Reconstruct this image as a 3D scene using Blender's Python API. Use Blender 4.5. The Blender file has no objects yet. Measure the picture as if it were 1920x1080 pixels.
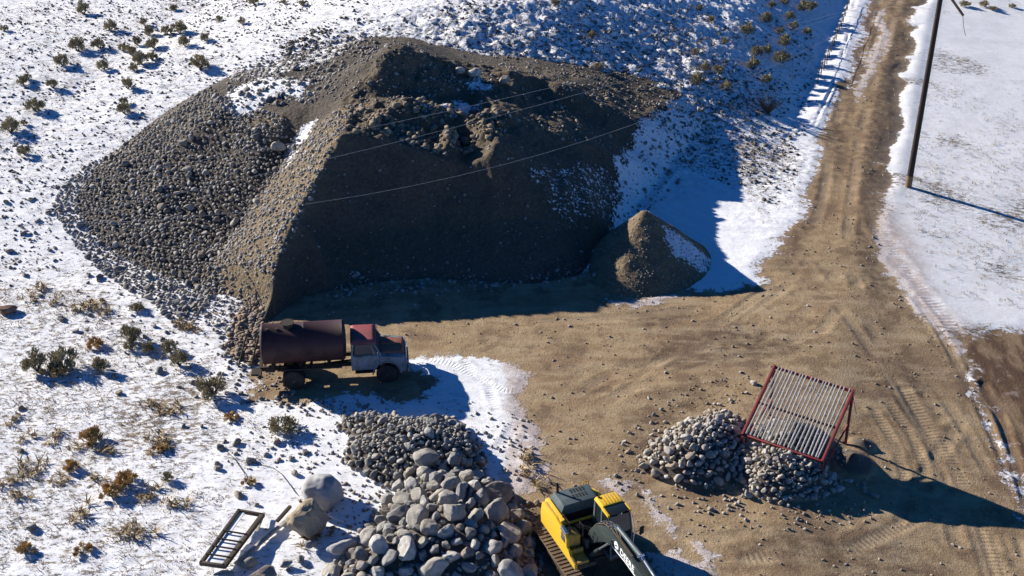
import bpy, bmesh, math, random
import numpy as np
from mathutils import Vector, Matrix, Euler, geometry

R = math.radians
random.seed(7)
RNG = np.random.default_rng(11)
SC = bpy.context.scene
COL = SC.collection

# ------------------------------------------------------------------ camera
CAM_H, PITCH, FPX = 33.0, R(30), 2400.0
cd = bpy.data.cameras.new('camera')
cam = bpy.data.objects.new('camera', cd)
COL.objects.link(cam)
cam.location = (0, 0, CAM_H)
cam.rotation_euler = (R(90) - PITCH, 0, 0)
cd.sensor_width = 36.0
cd.lens = 36.0 * FPX / 1920.0
cd.clip_end = 3000
SC.camera = cam

# ------------------------------------------------------------------ light
SUN_EL = R(22.0)
LD = Vector((0.857, -0.514, 0)).normalized()            # where the light travels, on the ground
to_sun = Vector((-LD.x * math.cos(SUN_EL), -LD.y * math.cos(SUN_EL), math.sin(SUN_EL)))
W = bpy.data.worlds.new('World')
SC.world = W
W.use_nodes = True
wn = W.node_tree
bg = wn.nodes['Background']
sky = wn.nodes.new('ShaderNodeTexSky')
sky.sky_type = 'NISHITA'
sky.sun_disc = False
sky.sun_elevation = SUN_EL
sky.sun_rotation = math.atan2(to_sun.x, to_sun.y)
sky.altitude = 2000
sky.air_density = 0.7
sky.dust_density = 0.0
sky.ozone_density = 10.0
grade = wn.nodes.new('ShaderNodeMix'); grade.data_type = 'RGBA'; grade.blend_type = 'MULTIPLY'
grade.inputs[0].default_value = 1.0
grade.inputs[7].default_value = (0.42, 0.92, 1.02, 1)
wn.links.new(sky.outputs[0], grade.inputs[6])
wn.links.new(grade.outputs[2], bg.inputs[0])
bg.inputs[1].default_value = 0.07
sd = bpy.data.lights.new('sun', 'SUN')
sd.energy = 5.0
sd.angle = R(0.5)
sd.color = (1.0, 0.93, 0.83)
sun = bpy.data.objects.new('sun', sd)
COL.objects.link(sun)
sun.rotation_euler = (-to_sun).to_track_quat('-Z', 'Y').to_euler()
sun.location = (-60, 90, 60)
SC.view_settings.view_transform = 'Standard'
SC.view_settings.look = 'None'
SC.view_settings.gamma = 1.0
SC.view_settings.exposure = 1.0

# ------------------------------------------------------------------ small helpers
def ray(px, py):
    dx, dy = (px - 960) / FPX, (540 - py) / FPX
    return dx, math.cos(PITCH) + dy * math.sin(PITCH), -math.sin(PITCH) + dy * math.cos(PITCH)

def at(px, py, z=0.0):
    a, b, c = ray(px, py)
    t = (z - CAM_H) / c
    return np.array((a * t, b * t, z))

def _h(ix, iy, seed):
    n = (ix.astype(np.int64) * 374761393 + iy.astype(np.int64) * 668265263 + seed * 974711) & 0x7fffffff
    n = ((n ^ (n >> 13)) * 1274126177) & 0x7fffffff
    n = n ^ (n >> 16)
    return (n & 0xffff) / 65535.0

def vn(x, y, seed=0):
    x = np.asarray(x, float); y = np.asarray(y, float)
    ix, iy = np.floor(x), np.floor(y)
    fx, fy = x - ix, y - iy
    fx = fx * fx * (3 - 2 * fx); fy = fy * fy * (3 - 2 * fy)
    ix = ix.astype(np.int64); iy = iy.astype(np.int64)
    a = _h(ix, iy, seed); b = _h(ix + 1, iy, seed)
    c = _h(ix, iy + 1, seed); d = _h(ix + 1, iy + 1, seed)
    return (a + (b - a) * fx) * (1 - fy) + (c + (d - c) * fx) * fy

def fbm(x, y, seed=0, octs=4, gain=0.5):
    s, a, t = 0.0, 1.0, 0.0
    for k in range(octs):
        s = s + a * (vn(x * 2 ** k + 13.7 * k, y * 2 ** k - 7.1 * k, seed + k) - 0.5)
        t += a
        a *= gain
    return s / t * 2

def ss(a, b, x):
    t = np.clip((x - a) / (b - a), 0, 1)
    return t * t * (3 - 2 * t)

def seg_dist(X, Y, p, q):
    px, py = p[0], p[1]
    vx, vy = q[0] - px, q[1] - py
    l2 = vx * vx + vy * vy + 1e-9
    t = np.clip(((X - px) * vx + (Y - py) * vy) / l2, 0, 1)
    return np.hypot(X - px - t * vx, Y - py - t * vy), t

def poly_sd(X, Y, pts):
    """signed distance, positive inside"""
    d = np.full(np.shape(X), 1e9)
    ins = np.zeros(np.shape(X), bool)
    n = len(pts)
    for i in range(n):
        p, q = pts[i], pts[(i + 1) % n]
        d = np.minimum(d, seg_dist(X, Y, p, q)[0])
        c = ((p[1] > Y) != (q[1] > Y))
        xi = (q[0] - p[0]) * (Y - p[1]) / (q[1] - p[1] + 1e-12) + p[0]
        ins ^= (c & (X < xi))
    return np.where(ins, d, -d)

def line_info(X, Y, pts):
    """distance to a polyline and arc length along it"""
    d = np.full(np.shape(X), 1e9); s = np.zeros(np.shape(X)); acc = 0.0
    for p, q in zip(pts[:-1], pts[1:]):
        dd, t = seg_dist(X, Y, p, q)
        L = math.hypot(q[0] - p[0], q[1] - p[1])
        m = dd < d
        d = np.where(m, dd, d); s = np.where(m, acc + t * L, s)
        acc += L
    return d, s

def gp(lst, z=0.0):
    return [at(a, b, z)[:2] for a, b in lst]

def tag(o, label=None, cat=None, group=None, kind=None):
    if label: o['label'] = label
    if cat: o['category'] = cat
    if group: o['group'] = group
    if kind: o['kind'] = kind
    return o

def link(name, me, mat=None, parent=None):
    o = bpy.data.objects.new(name, me)
    COL.objects.link(o)
    if mat is not None:
        if not me.materials: me.materials.append(mat)
    if parent is not None: o.parent = parent
    return o

def empty(name, loc, rot=(0, 0, 0)):
    o = bpy.data.objects.new(name, None)
    COL.objects.link(o)
    o.location = loc; o.rotation_euler = rot
    o.empty_display_size = 0.3
    return o

def np_mesh(name, V, F, smooth=True, attrs=None):
    """V (n,3), F (m,k) with constant k"""
    me = bpy.data.meshes.new(name)
    V = np.ascontiguousarray(V, np.float32); F = np.ascontiguousarray(F, np.int32)
    k = F.shape[1]
    me.vertices.add(len(V)); me.vertices.foreach_set('co', V.ravel())
    me.loops.add(F.size); me.loops.foreach_set('vertex_index', F.ravel())
    me.polygons.add(len(F))
    me.polygons.foreach_set('loop_start', np.arange(0, F.size, k, dtype=np.int32))
    try: me.polygons.foreach_set('loop_total', np.full(len(F), k, np.int32))
    except Exception: pass
    me.polygons.foreach_set('use_smooth', np.full(len(F), smooth, bool))
    for nm, arr in (attrs or {}).items():
        a = me.attributes.new(nm, 'FLOAT', 'POINT')
        a.data.foreach_set('value', np.ascontiguousarray(arr, np.float32).ravel())
    me.update(calc_edges=True)
    me.validate()
    return me

# ------------------------------------------------------------------ materials
class NT:
    def __init__(s, name):
        s.m = bpy.data.materials.new(name); s.m.use_nodes = True
        s.t = s.m.node_tree
        s.b = s.t.nodes['Principled BSDF']
        s.b.inputs['Specular IOR Level'].default_value = 0.25
    def put(s, sock, v):
        if v is None: return
        if isinstance(v, (int, float)):
            sock.default_value = v
        elif isinstance(v, (tuple, list)):
            sock.default_value = tuple(v) + ((1.0,) if len(v) == 3 and len(sock.default_value) == 4 else ())
        else: s.t.links.new(v, sock)
    def n(s, typ, **kw):
        nd = s.t.nodes.new(typ)
        for k, v in kw.items(): setattr(nd, k, v)
        return nd
    def m2(s, op, a, b=0.0, c=None, clamp=False):
        nd = s.n('ShaderNodeMath', operation=op); nd.use_clamp = clamp
        s.put(nd.inputs[0], a); s.put(nd.inputs[1], b)
        if c is not None: s.put(nd.inputs[2], c)
        return nd.outputs[0]
    def mix(s, f, a, b, bt='MIX'):
        nd = s.n('ShaderNodeMix', data_type='RGBA'); nd.blend_type = bt
        s.put(nd.inputs[0], f); s.put(nd.inputs[6], a); s.put(nd.inputs[7], b)
        return nd.outputs[2]
    def attr(s, name):
        return s.n('ShaderNodeAttribute', attribute_name=name).outputs['Fac']
    def noise(s, scale, detail=3, rough=0.55, vec=None, dist=0.0):
        nd = s.n('ShaderNodeTexNoise')
        nd.inputs['Scale'].default_value = scale; nd.inputs['Detail'].default_value = detail
        nd.inputs['Roughness'].default_value = rough; nd.inputs['Distortion'].default_value = dist
        s.t.links.new(vec if vec is not None else s.pos(), nd.inputs['Vector'])
        return nd.outputs['Fac']
    def vor(s, scale, vec=None, feat='F1'):
        nd = s.n('ShaderNodeTexVoronoi', feature=feat); nd.inputs['Scale'].default_value = scale
        s.t.links.new(vec if vec is not None else s.pos(), nd.inputs['Vector'])
        return nd
    def pos(s):
        if not hasattr(s, '_p'): s._p = s.n('ShaderNodeNewGeometry').outputs['Position']
        return s._p
    def obj(s):
        if not hasattr(s, '_o'): s._o = s.n('ShaderNodeTexCoord').outputs['Object']
        return s._o
    def mapv(s, vec, scale, rot=0.0):
        nd = s.n('ShaderNodeMapping'); nd.inputs['Scale'].default_value = scale
        nd.inputs['Rotation'].default_value = (0, 0, rot)
        s.t.links.new(vec, nd.inputs['Vector'])
        return nd.outputs[0]
    def step(s, v, a, b):
        nd = s.n('ShaderNodeMapRange', interpolation_type='SMOOTHSTEP')
        s.put(nd.inputs[0], v); s.put(nd.inputs[1], a); s.put(nd.inputs[2], b)
        return nd.outputs[0]
    def bump(s, h, strength=0.5, dist=0.05):
        nd = s.n('ShaderNodeBump'); nd.inputs['Strength'].default_value = strength
        nd.inputs['Distance'].default_value = dist
        s.t.links.new(h, nd.inputs['Height']); s.t.links.new(nd.outputs[0], s.b.inputs['Normal'])
    def col(s, c): s.put(s.b.inputs['Base Color'], c); return s
    def rough(s, r): s.put(s.b.inputs['Roughness'], r); return s
    def metal(s, r): s.put(s.b.inputs['Metallic'], r); return s

def paint(name, c1, c2, scale=2.0, rough=0.5, metal=0.0, lo=0.45, hi=0.65, grime=None, bump=0.15, fine=9.0):
    """painted / weathered surface: c1 with worn patches of c2 and fine grime"""
    t = NT(name)
    f = t.step(t.noise(scale, 5, 0.65, t.obj()), lo, hi)
    c = t.mix(f, c1, c2)
    g = t.step(t.noise(fine, 4, 0.7, t.obj()), 0.42, 0.75)
    c = t.mix(t.m2('MULTIPLY', g, 0.55), c, grime or tuple(x * 0.55 for x in c1))
    t.col(c); t.rough(t.m2('ADD', rough, t.m2('MULTIPLY', f, 0.25))); t.metal(metal)
    t.bump(t.noise(22, 3, 0.6, t.obj()), bump, 0.02)
    return t.m
# ------------------------------------------------------------------ terrain height
RN = np.array((-0.942, 0.335)); RT = np.array((0.335, 0.942)); RO = np.array((19.8, 79.1))
def hill(X, Y):
    d = (X - RO[0]) * RN[0] + (Y - RO[1]) * RN[1]           # metres left of the far road's edge
    g = 0.445 * np.clip(d - 1.0, 0, 6.3)
    g = g + 0.335 * np.clip(d - 7.3, 0, 11) + 0.10 * np.clip(d - 18.3, 0, 5) - 0.14 * np.clip(d - 22, 0, 24)
    k = ss(5, 12, d)
    y0 = 62 + 7 * (1 - k) - 4 * ss(-12, -26, X)
    y1 = 90 - 6 * (1 - k) + 2 * ss(-12, -26, X)
    return g * ss(y0, y1, Y) * 0.93

BERM = gp([(1612, -20), (1590, 50), (1572, 120), (1548, 185), (1515, 230), (1470, 258)])
P_BOULDER = gp([(585, 1130), (640, 1062), (682, 1015), (722, 955), (745, 915), (800, 890), (880, 888), (950, 930), (990, 985), (1005, 1040), (1000, 1130)])
P_COBBLE = gp([(628, 800), (690, 782), (765, 792), (850, 790), (893, 830), (915, 870), (900, 912), (800, 925), (740, 925), (690, 905), (640, 870), (655, 830)])
P_SCR_A = gp([(1200, 880), (1215, 840), (1270, 800), (1350, 775), (1395, 795), (1415, 840), (1400, 880), (1350, 915), (1290, 920), (1235, 900)])
P_SCR_B = gp([(1370, 880), (1390, 845), (1450, 838), (1510, 850), (1560, 890), (1575, 915), (1530, 935), (1460, 945), (1400, 930)])
PILES = [(P_BOULDER, 1.9, 0.80, 'b'), (P_COBBLE, 1.9, 0.85, 'c'), (P_SCR_A, 1.75, 0.95, 'a'), (P_SCR_B, 1.35, 0.95, 's')]
SCREEN_C = (11.9, 43.9)

def base_h(X, Y):
    X = np.asarray(X, float); Y = np.asarray(Y, float)
    z = hill(X, Y)
    near = ss(70, 60, Y)
    z = z + 0.10 * fbm(X * 0.12, Y * 0.12, 3, 3)
    z = z - 0.035 * np.clip(-X - 8, 0, 60)                      # the left side falls gently away
    d, s = line_info(X, Y, BERM)
    z = z + 0.10 * np.exp(-(d / 0.8) ** 2)                    # ploughed snow bank beside the far road
    fx = X - (19.8 + (Y - 79.1) * 0.36) - 4.5
    z = z - 0.072 * np.clip(fx, 0, 60) * ss(0, 3, fx)              # the field right of the road falls away
    return z

def pile_h(X, Y):
    z = np.zeros(np.shape(X))
    for pts, top, sl, _ in PILES:
        sdv = poly_sd(X, Y, pts)
        z = np.maximum(z, top * (1 - np.exp(-np.clip(sdv, 0, 99) * sl / top)))
    # sand that fell through the bars
    r = np.hypot(X - SCREEN_C[0], Y - SCREEN_C[1])
    z = np.maximum(z, 1.15 - 0.62 * r)
    for c_, h_, s_ in (((14.3, 42.8), .55, .55), ((15.0, 44.1), .3, .45), ((9.6, 42.6), .5, .4)):
        z = np.maximum(z, h_ - s_ * np.hypot(X - c_[0], Y - c_[1]))
    return np.maximum(z, 0)

def ground_at(px, py, off=0.0):
    a, b, c = ray(px, py)
    t = (12.0 - CAM_H) / c
    for _ in range(400):
        x, y, z = a * t, b * t, CAM_H + c * t
        g = float(base_h(x, y)) + off
        if z - g < 0.01: break
        t += (z - g) / abs(c) * 0.35
    return np.array((x, y, g))

# ------------------------------------------------------------------ masks painted on the ground plan
P_DIRT = gp([(1645, -25), (1612, 90), (1590, 150), (1558, 210), (1530, 290), (1505, 400), (1482, 455), (1428, 498), (1425, 530), (1385, 545),
             (1290, 545), (1200, 520), (900, 480), (700, 480), (520, 560), (470, 600), (455, 650), (500, 690), (500, 735), (560, 745), (640, 715),
             (720, 725), (757, 690), (775, 668), (880, 666), (950, 676), (1002, 702), (975, 745), (985, 790), (1012, 830), (1022, 895),
             (985, 930), (955, 945), (960, 1000), (930, 1120), (1000, 1200), (2050, 1200), (1990, 1010), (1905, 860), (1850, 745), (1790, 640), (1700, 560), (1655, 480),
             (1628, 395), (1640, 300), (1664, 200), (1690, 90), (1718, -25)])
P_MUD = gp([(1800, 615), (1850, 592), (1930, 585), (2150, 600), (2150, 760), (2000, 850), (2010, 960), (1975, 960), (1905, 850), (1850, 745), (1815, 670)])
P_SNOWBITS = [gp([(1198, 938), (1222, 936), (1245, 975), (1262, 1000), (1238, 992)]), gp([(1285, 1000), (1335, 1030), (1330, 1050), (1290, 1025)]), gp([(1205, 1035), (1260, 1030), (1330, 1060), (1345, 1110), (1220, 1080)]),
              gp([(1140, 905), (1180, 895), (1192, 918), (1160, 935)]),
              gp([(1130, 566), (1200, 556), (1275, 552), (1290, 562), (1190, 572)]),
              gp([(1650, 20), (1668, 15), (1660, 80), (1625, 170), (1605, 190), (1612, 140), (1640, 70)])]
P_WET = [gp([(1170, 585), (1240, 575), (1320, 590), (1270, 620), (1200, 615)]), gp([(640, 880), (900, 900), (1010, 960), (1080, 1120), (600, 1120)]),
         gp([(1170, 870), (1190, 790), (1260, 750), (1330, 760), (1240, 840), (1190, 930)]), gp([(980, 940), (1010, 1000), (1000, 1110), (930, 1110)]),
         gp([(1520, 1000), (1640, 985), (1780, 1050), (1720, 1120), (1540, 1090)]), gp([(1380, 1000), (1460, 990), (1480, 1040), (1400, 1060)]), gp([(1580, 20), (1610, 80), (1560, 200), (1590, 195), (1625, 110), (1640, 20)]),
         gp([(1690, 60), (1668, 170), (1640, 300), (1620, 400), (1640, 410), (1660, 290), (1680, 190), (1705, 60)]),
         gp([(1600, 100), (1575, 190), (1545, 330), (1565, 340), (1590, 220), (1615, 110)]), gp([(1660, 60), (1635, 190), (1605, 330), (1625, 330), (1655, 200), (1680, 60)]),
         gp([(1200, 640), (1400, 610), (1500, 640), (1420, 690), (1240, 690)]), gp([(1620, 700), (1700, 640), (1760, 720), (1700, 780)])]
P_TRUCKSOIL = gp([(470, 690), (560, 680), (760, 690), (800, 720), (760, 760), (640, 740), (560, 760), (470, 750)])
P_DIRTY = gp([(1600, 400), (1640, 350), (1690, 420), (1750, 540), (1830, 620), (1800, 680), (1700, 560)])
P_ROCKSNOW = gp([(820, 120), (600, 95), (560, 60), (800, 40), (1000, 30), (1300, 20), (1500, 80), (1420, 200), (1250, 170), (1000, 130)], 5.0)
P_ROCKSNOW2 = gp([(1360, 200), (1420, 190), (1480, 260), (1500, 330), (1440, 420), (1380, 330)], 0.5)

TRACKS = [  # (points, half width, depth, cleat spacing, strength)
    (gp([(1655, -20), (1628, 60), (1585, 170), (1560, 260), (1545, 360), (1520, 450), (1440, 540), (1330, 620), (1200, 700)]), 0.28, 0.05, 0.0),
    (gp([(1693, -20), (1668, 60), (1635, 170), (1612, 260), (1598, 360), (1590, 440), (1600, 520), (1650, 640), (1740, 790), (1840, 980), (1880, 1120)]), 0.28, 0.05, 0.0),
    (gp([(1640, 760), (1680, 820), (1700, 880), (1690, 960)]), 0.22, 0.05, 0.2),
    (gp([(1668, 745), (1712, 800), (1738, 860), (1735, 950)]), 0.22, 0.05, 0.2),
    (gp([(1700, 720), (1780, 830), (1840, 930), (1890, 1080)]), 0.3, 0.05, 0.22),
    (gp([(1740, 690), (1810, 780), (1870, 880), (1930, 1010)]), 0.25, 0.05, 0.0),
    (gp([(1690, 520), (1760, 600), (1800, 670), (1850, 760), (1900, 860)]), 0.22, 0.07, 0.0),
    (gp([(1635, 380), (1660, 450), (1710, 520), (1770, 580), (1800, 620)]), 0.5, 0.05, 0.28),
    (gp([(870, 680), (900, 715), (945, 735), (1000, 738)]), 0.2, 0.04, 0.18),
    (gp([(780, 672), (850, 685), (915, 720), (930, 770)]), 0.2, 0.04, 0.18),
    (gp([(985, 770), (960, 810), (930, 850), (935, 900)]), 0.25, 0.04, 0.2),
    (gp([(1050, 640), (1200, 640), (1380, 600), (1500, 520)]), 0.3, 0.03, 0.0),
    (gp([(1030, 760), (1150, 700), (1330, 650), (1500, 600), (1580, 500)]), 0.3, 0.04, 0.0), (gp([(1060, 800), (1180, 730), (1360, 680), (1540, 620), (1620, 520)]), 0.3, 0.04, 0.0),
    (gp([(1180, 1000), (1350, 1010), (1560, 985), (1720, 900), (1800, 780)]), 0.3, 0.04, 0.0), (gp([(1400, 1050), (1600, 1020), (1770, 930)]), 0.3, 0.04, 0.22),
    (gp([(1850, 700), (1890, 780), (1930, 900), (1960, 1050)]), 0.25, 0.1, 0.0), (gp([(1500, 480), (1560, 560), (1660, 680), (1760, 840), (1800, 1000)]), 0.28, 0.05, 0.0),
    (gp([(900, 610), (1100, 600), (1300, 580)]), 0.3, 0.03, 0.0),
    (gp([(1480, 250), (1530, 225), (1562, 160), (1590, 70), (1605, 0)]), 0.12, 0.08, 0.0),
    (gp([(1470, 262), (1525, 240), (1556, 175), (1585, 85), (1600, 10)]), 0.12, 0.06, 0.0),
    (gp([(1610, 150), (1635, 90), (1655, 30)]), 0.1, 0.05, 0.0),
]

def grid_axis(lo, hi, bands, far):
    """bands: list of (start, end, step); coarser and coarser outside"""
    xs = []
    for a, b, st in bands: xs += list(np.arange(a, b, st))
    xs.append(bands[-1][1])
    x, st = bands[0][0], bands[0][2]
    left = []
    while x > -far:
        st *= 1.35; x -= st; left.append(x)
    x, st = bands[-1][1], bands[-1][2]
    right = []
    while x < far:
        st *= 1.35; x += st; right.append(x)
    return np.array(left[::-1] + xs + right)

def grid_mesh(name, xs, ys, Z, attrs, keep=None):
    nx, ny = len(xs), len(ys)
    X, Y = np.meshgrid(xs, ys)
    V = np.stack([X.ravel(), Y.ravel(), Z.ravel()], 1)
    i = np.arange(nx * ny).reshape(ny, nx)
    F = np.stack([i[:-1, :-1], i[:-1, 1:], i[1:, 1:], i[1:, :-1]], -1).reshape(-1, 4)
    at_ = {k: v.ravel() for k, v in attrs.items()}
    if keep is not None:
        k = keep.ravel()
        F = F[k[F].all(1)]
        used = np.zeros(nx * ny, bool); used[F.ravel()] = True
        re = np.cumsum(used) - 1
        V = V[used]; F = re[F]
        at_ = {a: v[used] for a, v in at_.items()}
    return np_mesh(name, V, F, True, at_)

XS = grid_axis(0, 0, [(-46, -24, .16), (-24, 23, .085), (23, 48, .14)], 900)
YS = grid_axis(0, 0, [(33, 60, .075), (60, 84, .11), (84, 110, .17)], 1500)
GX, GY = np.meshgrid(XS, YS)
GZ = base_h(GX, GY)
wx = GX + 0.9 * fbm(GX * 0.35, GY * 0.35, 21, 3); wy = GY + 0.9 * fbm(GX * 0.35, GY * 0.35, 31, 3)
dirt_sd = poly_sd(wx, wy, P_DIRT)
snow = -dirt_sd
for p in P_SNOWBITS: snow = np.maximum(snow, np.minimum(poly_sd(wx, wy, p), 0.28))
mud = ss(-0.8, 0.6, poly_sd(wx, wy, P_MUD))
snow = np.minimum(snow, -(poly_sd(wx, wy, P_MUD)) * 0.8)
snow = np.minimum(snow, -poly_sd(wx, wy, P_TRUCKSOIL))
wet = np.zeros_like(GX)
for p in P_WET: wet = np.maximum(wet, ss(-0.9, 0.8, poly_sd(wx, wy, p)))
for pl, hw_ in (([(1655, -20), (1652, 0), (1628, 60), (1606, 150), (1575, 230), (1562, 300)], .55), ([(1695, -20), (1690, 0), (1676, 60), (1655, 150), (1632, 250), (1628, 350), (1618, 430), (1650, 540)], .6), ([(1545, 330), (1520, 420), (1470, 500)], .5)):
    wet = np.maximum(wet, 0.95 * np.exp(-(line_info(wx, wy, gp(pl))[0] / hw_) ** 2))
dirty = ss(-1.0, 1.2, poly_sd(wx, wy, P_DIRTY))
DITCH = gp([(1735, -30), (1712, 30), (1695, 100), (1682, 170), (1668, 250), (1652, 330), (1643, 400), (1660, 470)])
ditch = np.exp(-(line_info(wx, wy, DITCH)[0] / 0.55) ** 2) * ss(63, 72, GY + 3 * fbm(GX * .6, GY * .6, 19, 3)) * ss(-.55, .1, fbm(GX * .4, GY * .4, 23, 3))
for p_ in P_SNOWBITS + [gp([(950, 680), (1050, 690), (1060, 920), (940, 940), (960, 800)])]: dirty = np.maximum(dirty, 0.9 * ss(-.5, .3, poly_sd(wx, wy, p_)))
rocky = np.maximum(ss(-4, 4, poly_sd(wx, wy, P_ROCKSNOW)), ss(-1.5, 1.5, poly_sd(wx, wy, P_ROCKSNOW2)))
rocky = np.maximum(rocky, ditch)  # ditch coloured dark for its brush and for the shade lying in it
insnow = ss(0, 0.6, snow)
# how much dry stubble pokes out: thin in the field right of the road, thick in the left foreground
left = ss(-4, -18, GX) * ss(70, 56, GY)
stub = 0.34 + 0.42 * left + 0.35 * ss(0.1, 0.7, fbm(GX * 0.13, GY * 0.13, 41, 3)) * (GX < 12)
roadx = 19.8 + (GY - 79.1) * 0.36
rightf = ss(2, 6, GX - roadx)
stub = np.where(rightf > 0, stub * (1 - rightf) + rightf * (0.22 + 0.75 * ss(-0.05, 0.5, fbm(GX * 0.18, GY * 0.3, 51, 3))), stub)
stub = np.maximum(stub, 0.62 * ss(58, 72, GY) * (rightf < .5))
stub = stub * (1 - 0.8 * np.exp(-(line_info(GX, GY, BERM)[0] / 1.6) ** 2))
rightsnow = poly_sd(GX, GY, gp([(1180, 350), (1370, 210), (1500, 260), (1520, 330), (1480, 460), (1300, 560), (1180, 560)]))
stub = stub * (1 - 0.7 * ss(-1, 1, rightsnow) * (1 - rocky))
# relief
lump = fbm(GX * 0.8, GY * 1.5, 61, 3)
fine_ = (np.abs(GX) < 48) & (GY > 32) & (GY < 111)
hd = (GX - RO[0]) * RN[0] + (GY - RO[1]) * RN[1]
uph = ss(2.5, 7, hd) * ss(62, 74, GY) * ss(-45, 0, GX + 20)
uph = np.clip(uph, 0, 1)
amp = (0.04 + 0.22 * uph * ss(-14, 2, GX) + 0.07 * uph + 0.10 * rocky + 0.03 * left) * (1 - .6 * rightf)
# along the light the lumps are long and low, across it short
la, lc = GX * LD.x + GY * LD.y, -GX * LD.y + GY * LD.x
drift = fbm(la * 0.9, lc * 2.1, 71, 4, 0.65)
GZ = GZ + np.where(fine_, amp * drift * ss(-0.3, 0.8, snow), 0)
GZ = GZ + np.where(fine_ & (snow > 0), 0.0, 0.035 * fbm(GX * 0.5, GY * 0.5, 81, 4)) + 0.05 * insnow
snow = snow - 1.3 * ditch; wet = np.maximum(wet, ditch)  # wet tone reused to paint the ditch's brush and shade
trs = np.zeros_like(GX); trm = np.zeros_like(GX); trk = np.zeros_like(GX)
for pts, hw, dep, cl in TRACKS:
    d, s = line_info(GX, GY, pts)
    brk = ss(-.35, .25, fbm(GX * .5, GY * .5, 17, 3)); m = np.exp(-(d / hw) ** 4) * brk; dep *= .55
    GZ = GZ - dep * m + dep * 0.6 * np.exp(-((d - hw * 1.5) / (hw * 0.5)) ** 2) * brk
    trk = np.maximum(trk, m)
    if cl > 0:
        u = m > trm
        trs = np.where(u, s / cl, trs); trm = np.where(u, m, trm)
GZ = GZ - 0.13 * ditch + 0.05 * np.exp(-((line_info(GX, GY, DITCH)[0] - 1.1) / .5) ** 2) * ss(63, 72, GY)
PH = pile_h(GX, GY)
GZ = GZ + PH
pilem = np.maximum(ss(0.03, 0.2, PH), 0.85 * ditch)  # dark pile soil also deepens the ditch's painted shade and brush
snow = np.where(PH > 0.05, np.minimum(snow, -0.5), snow)

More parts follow.
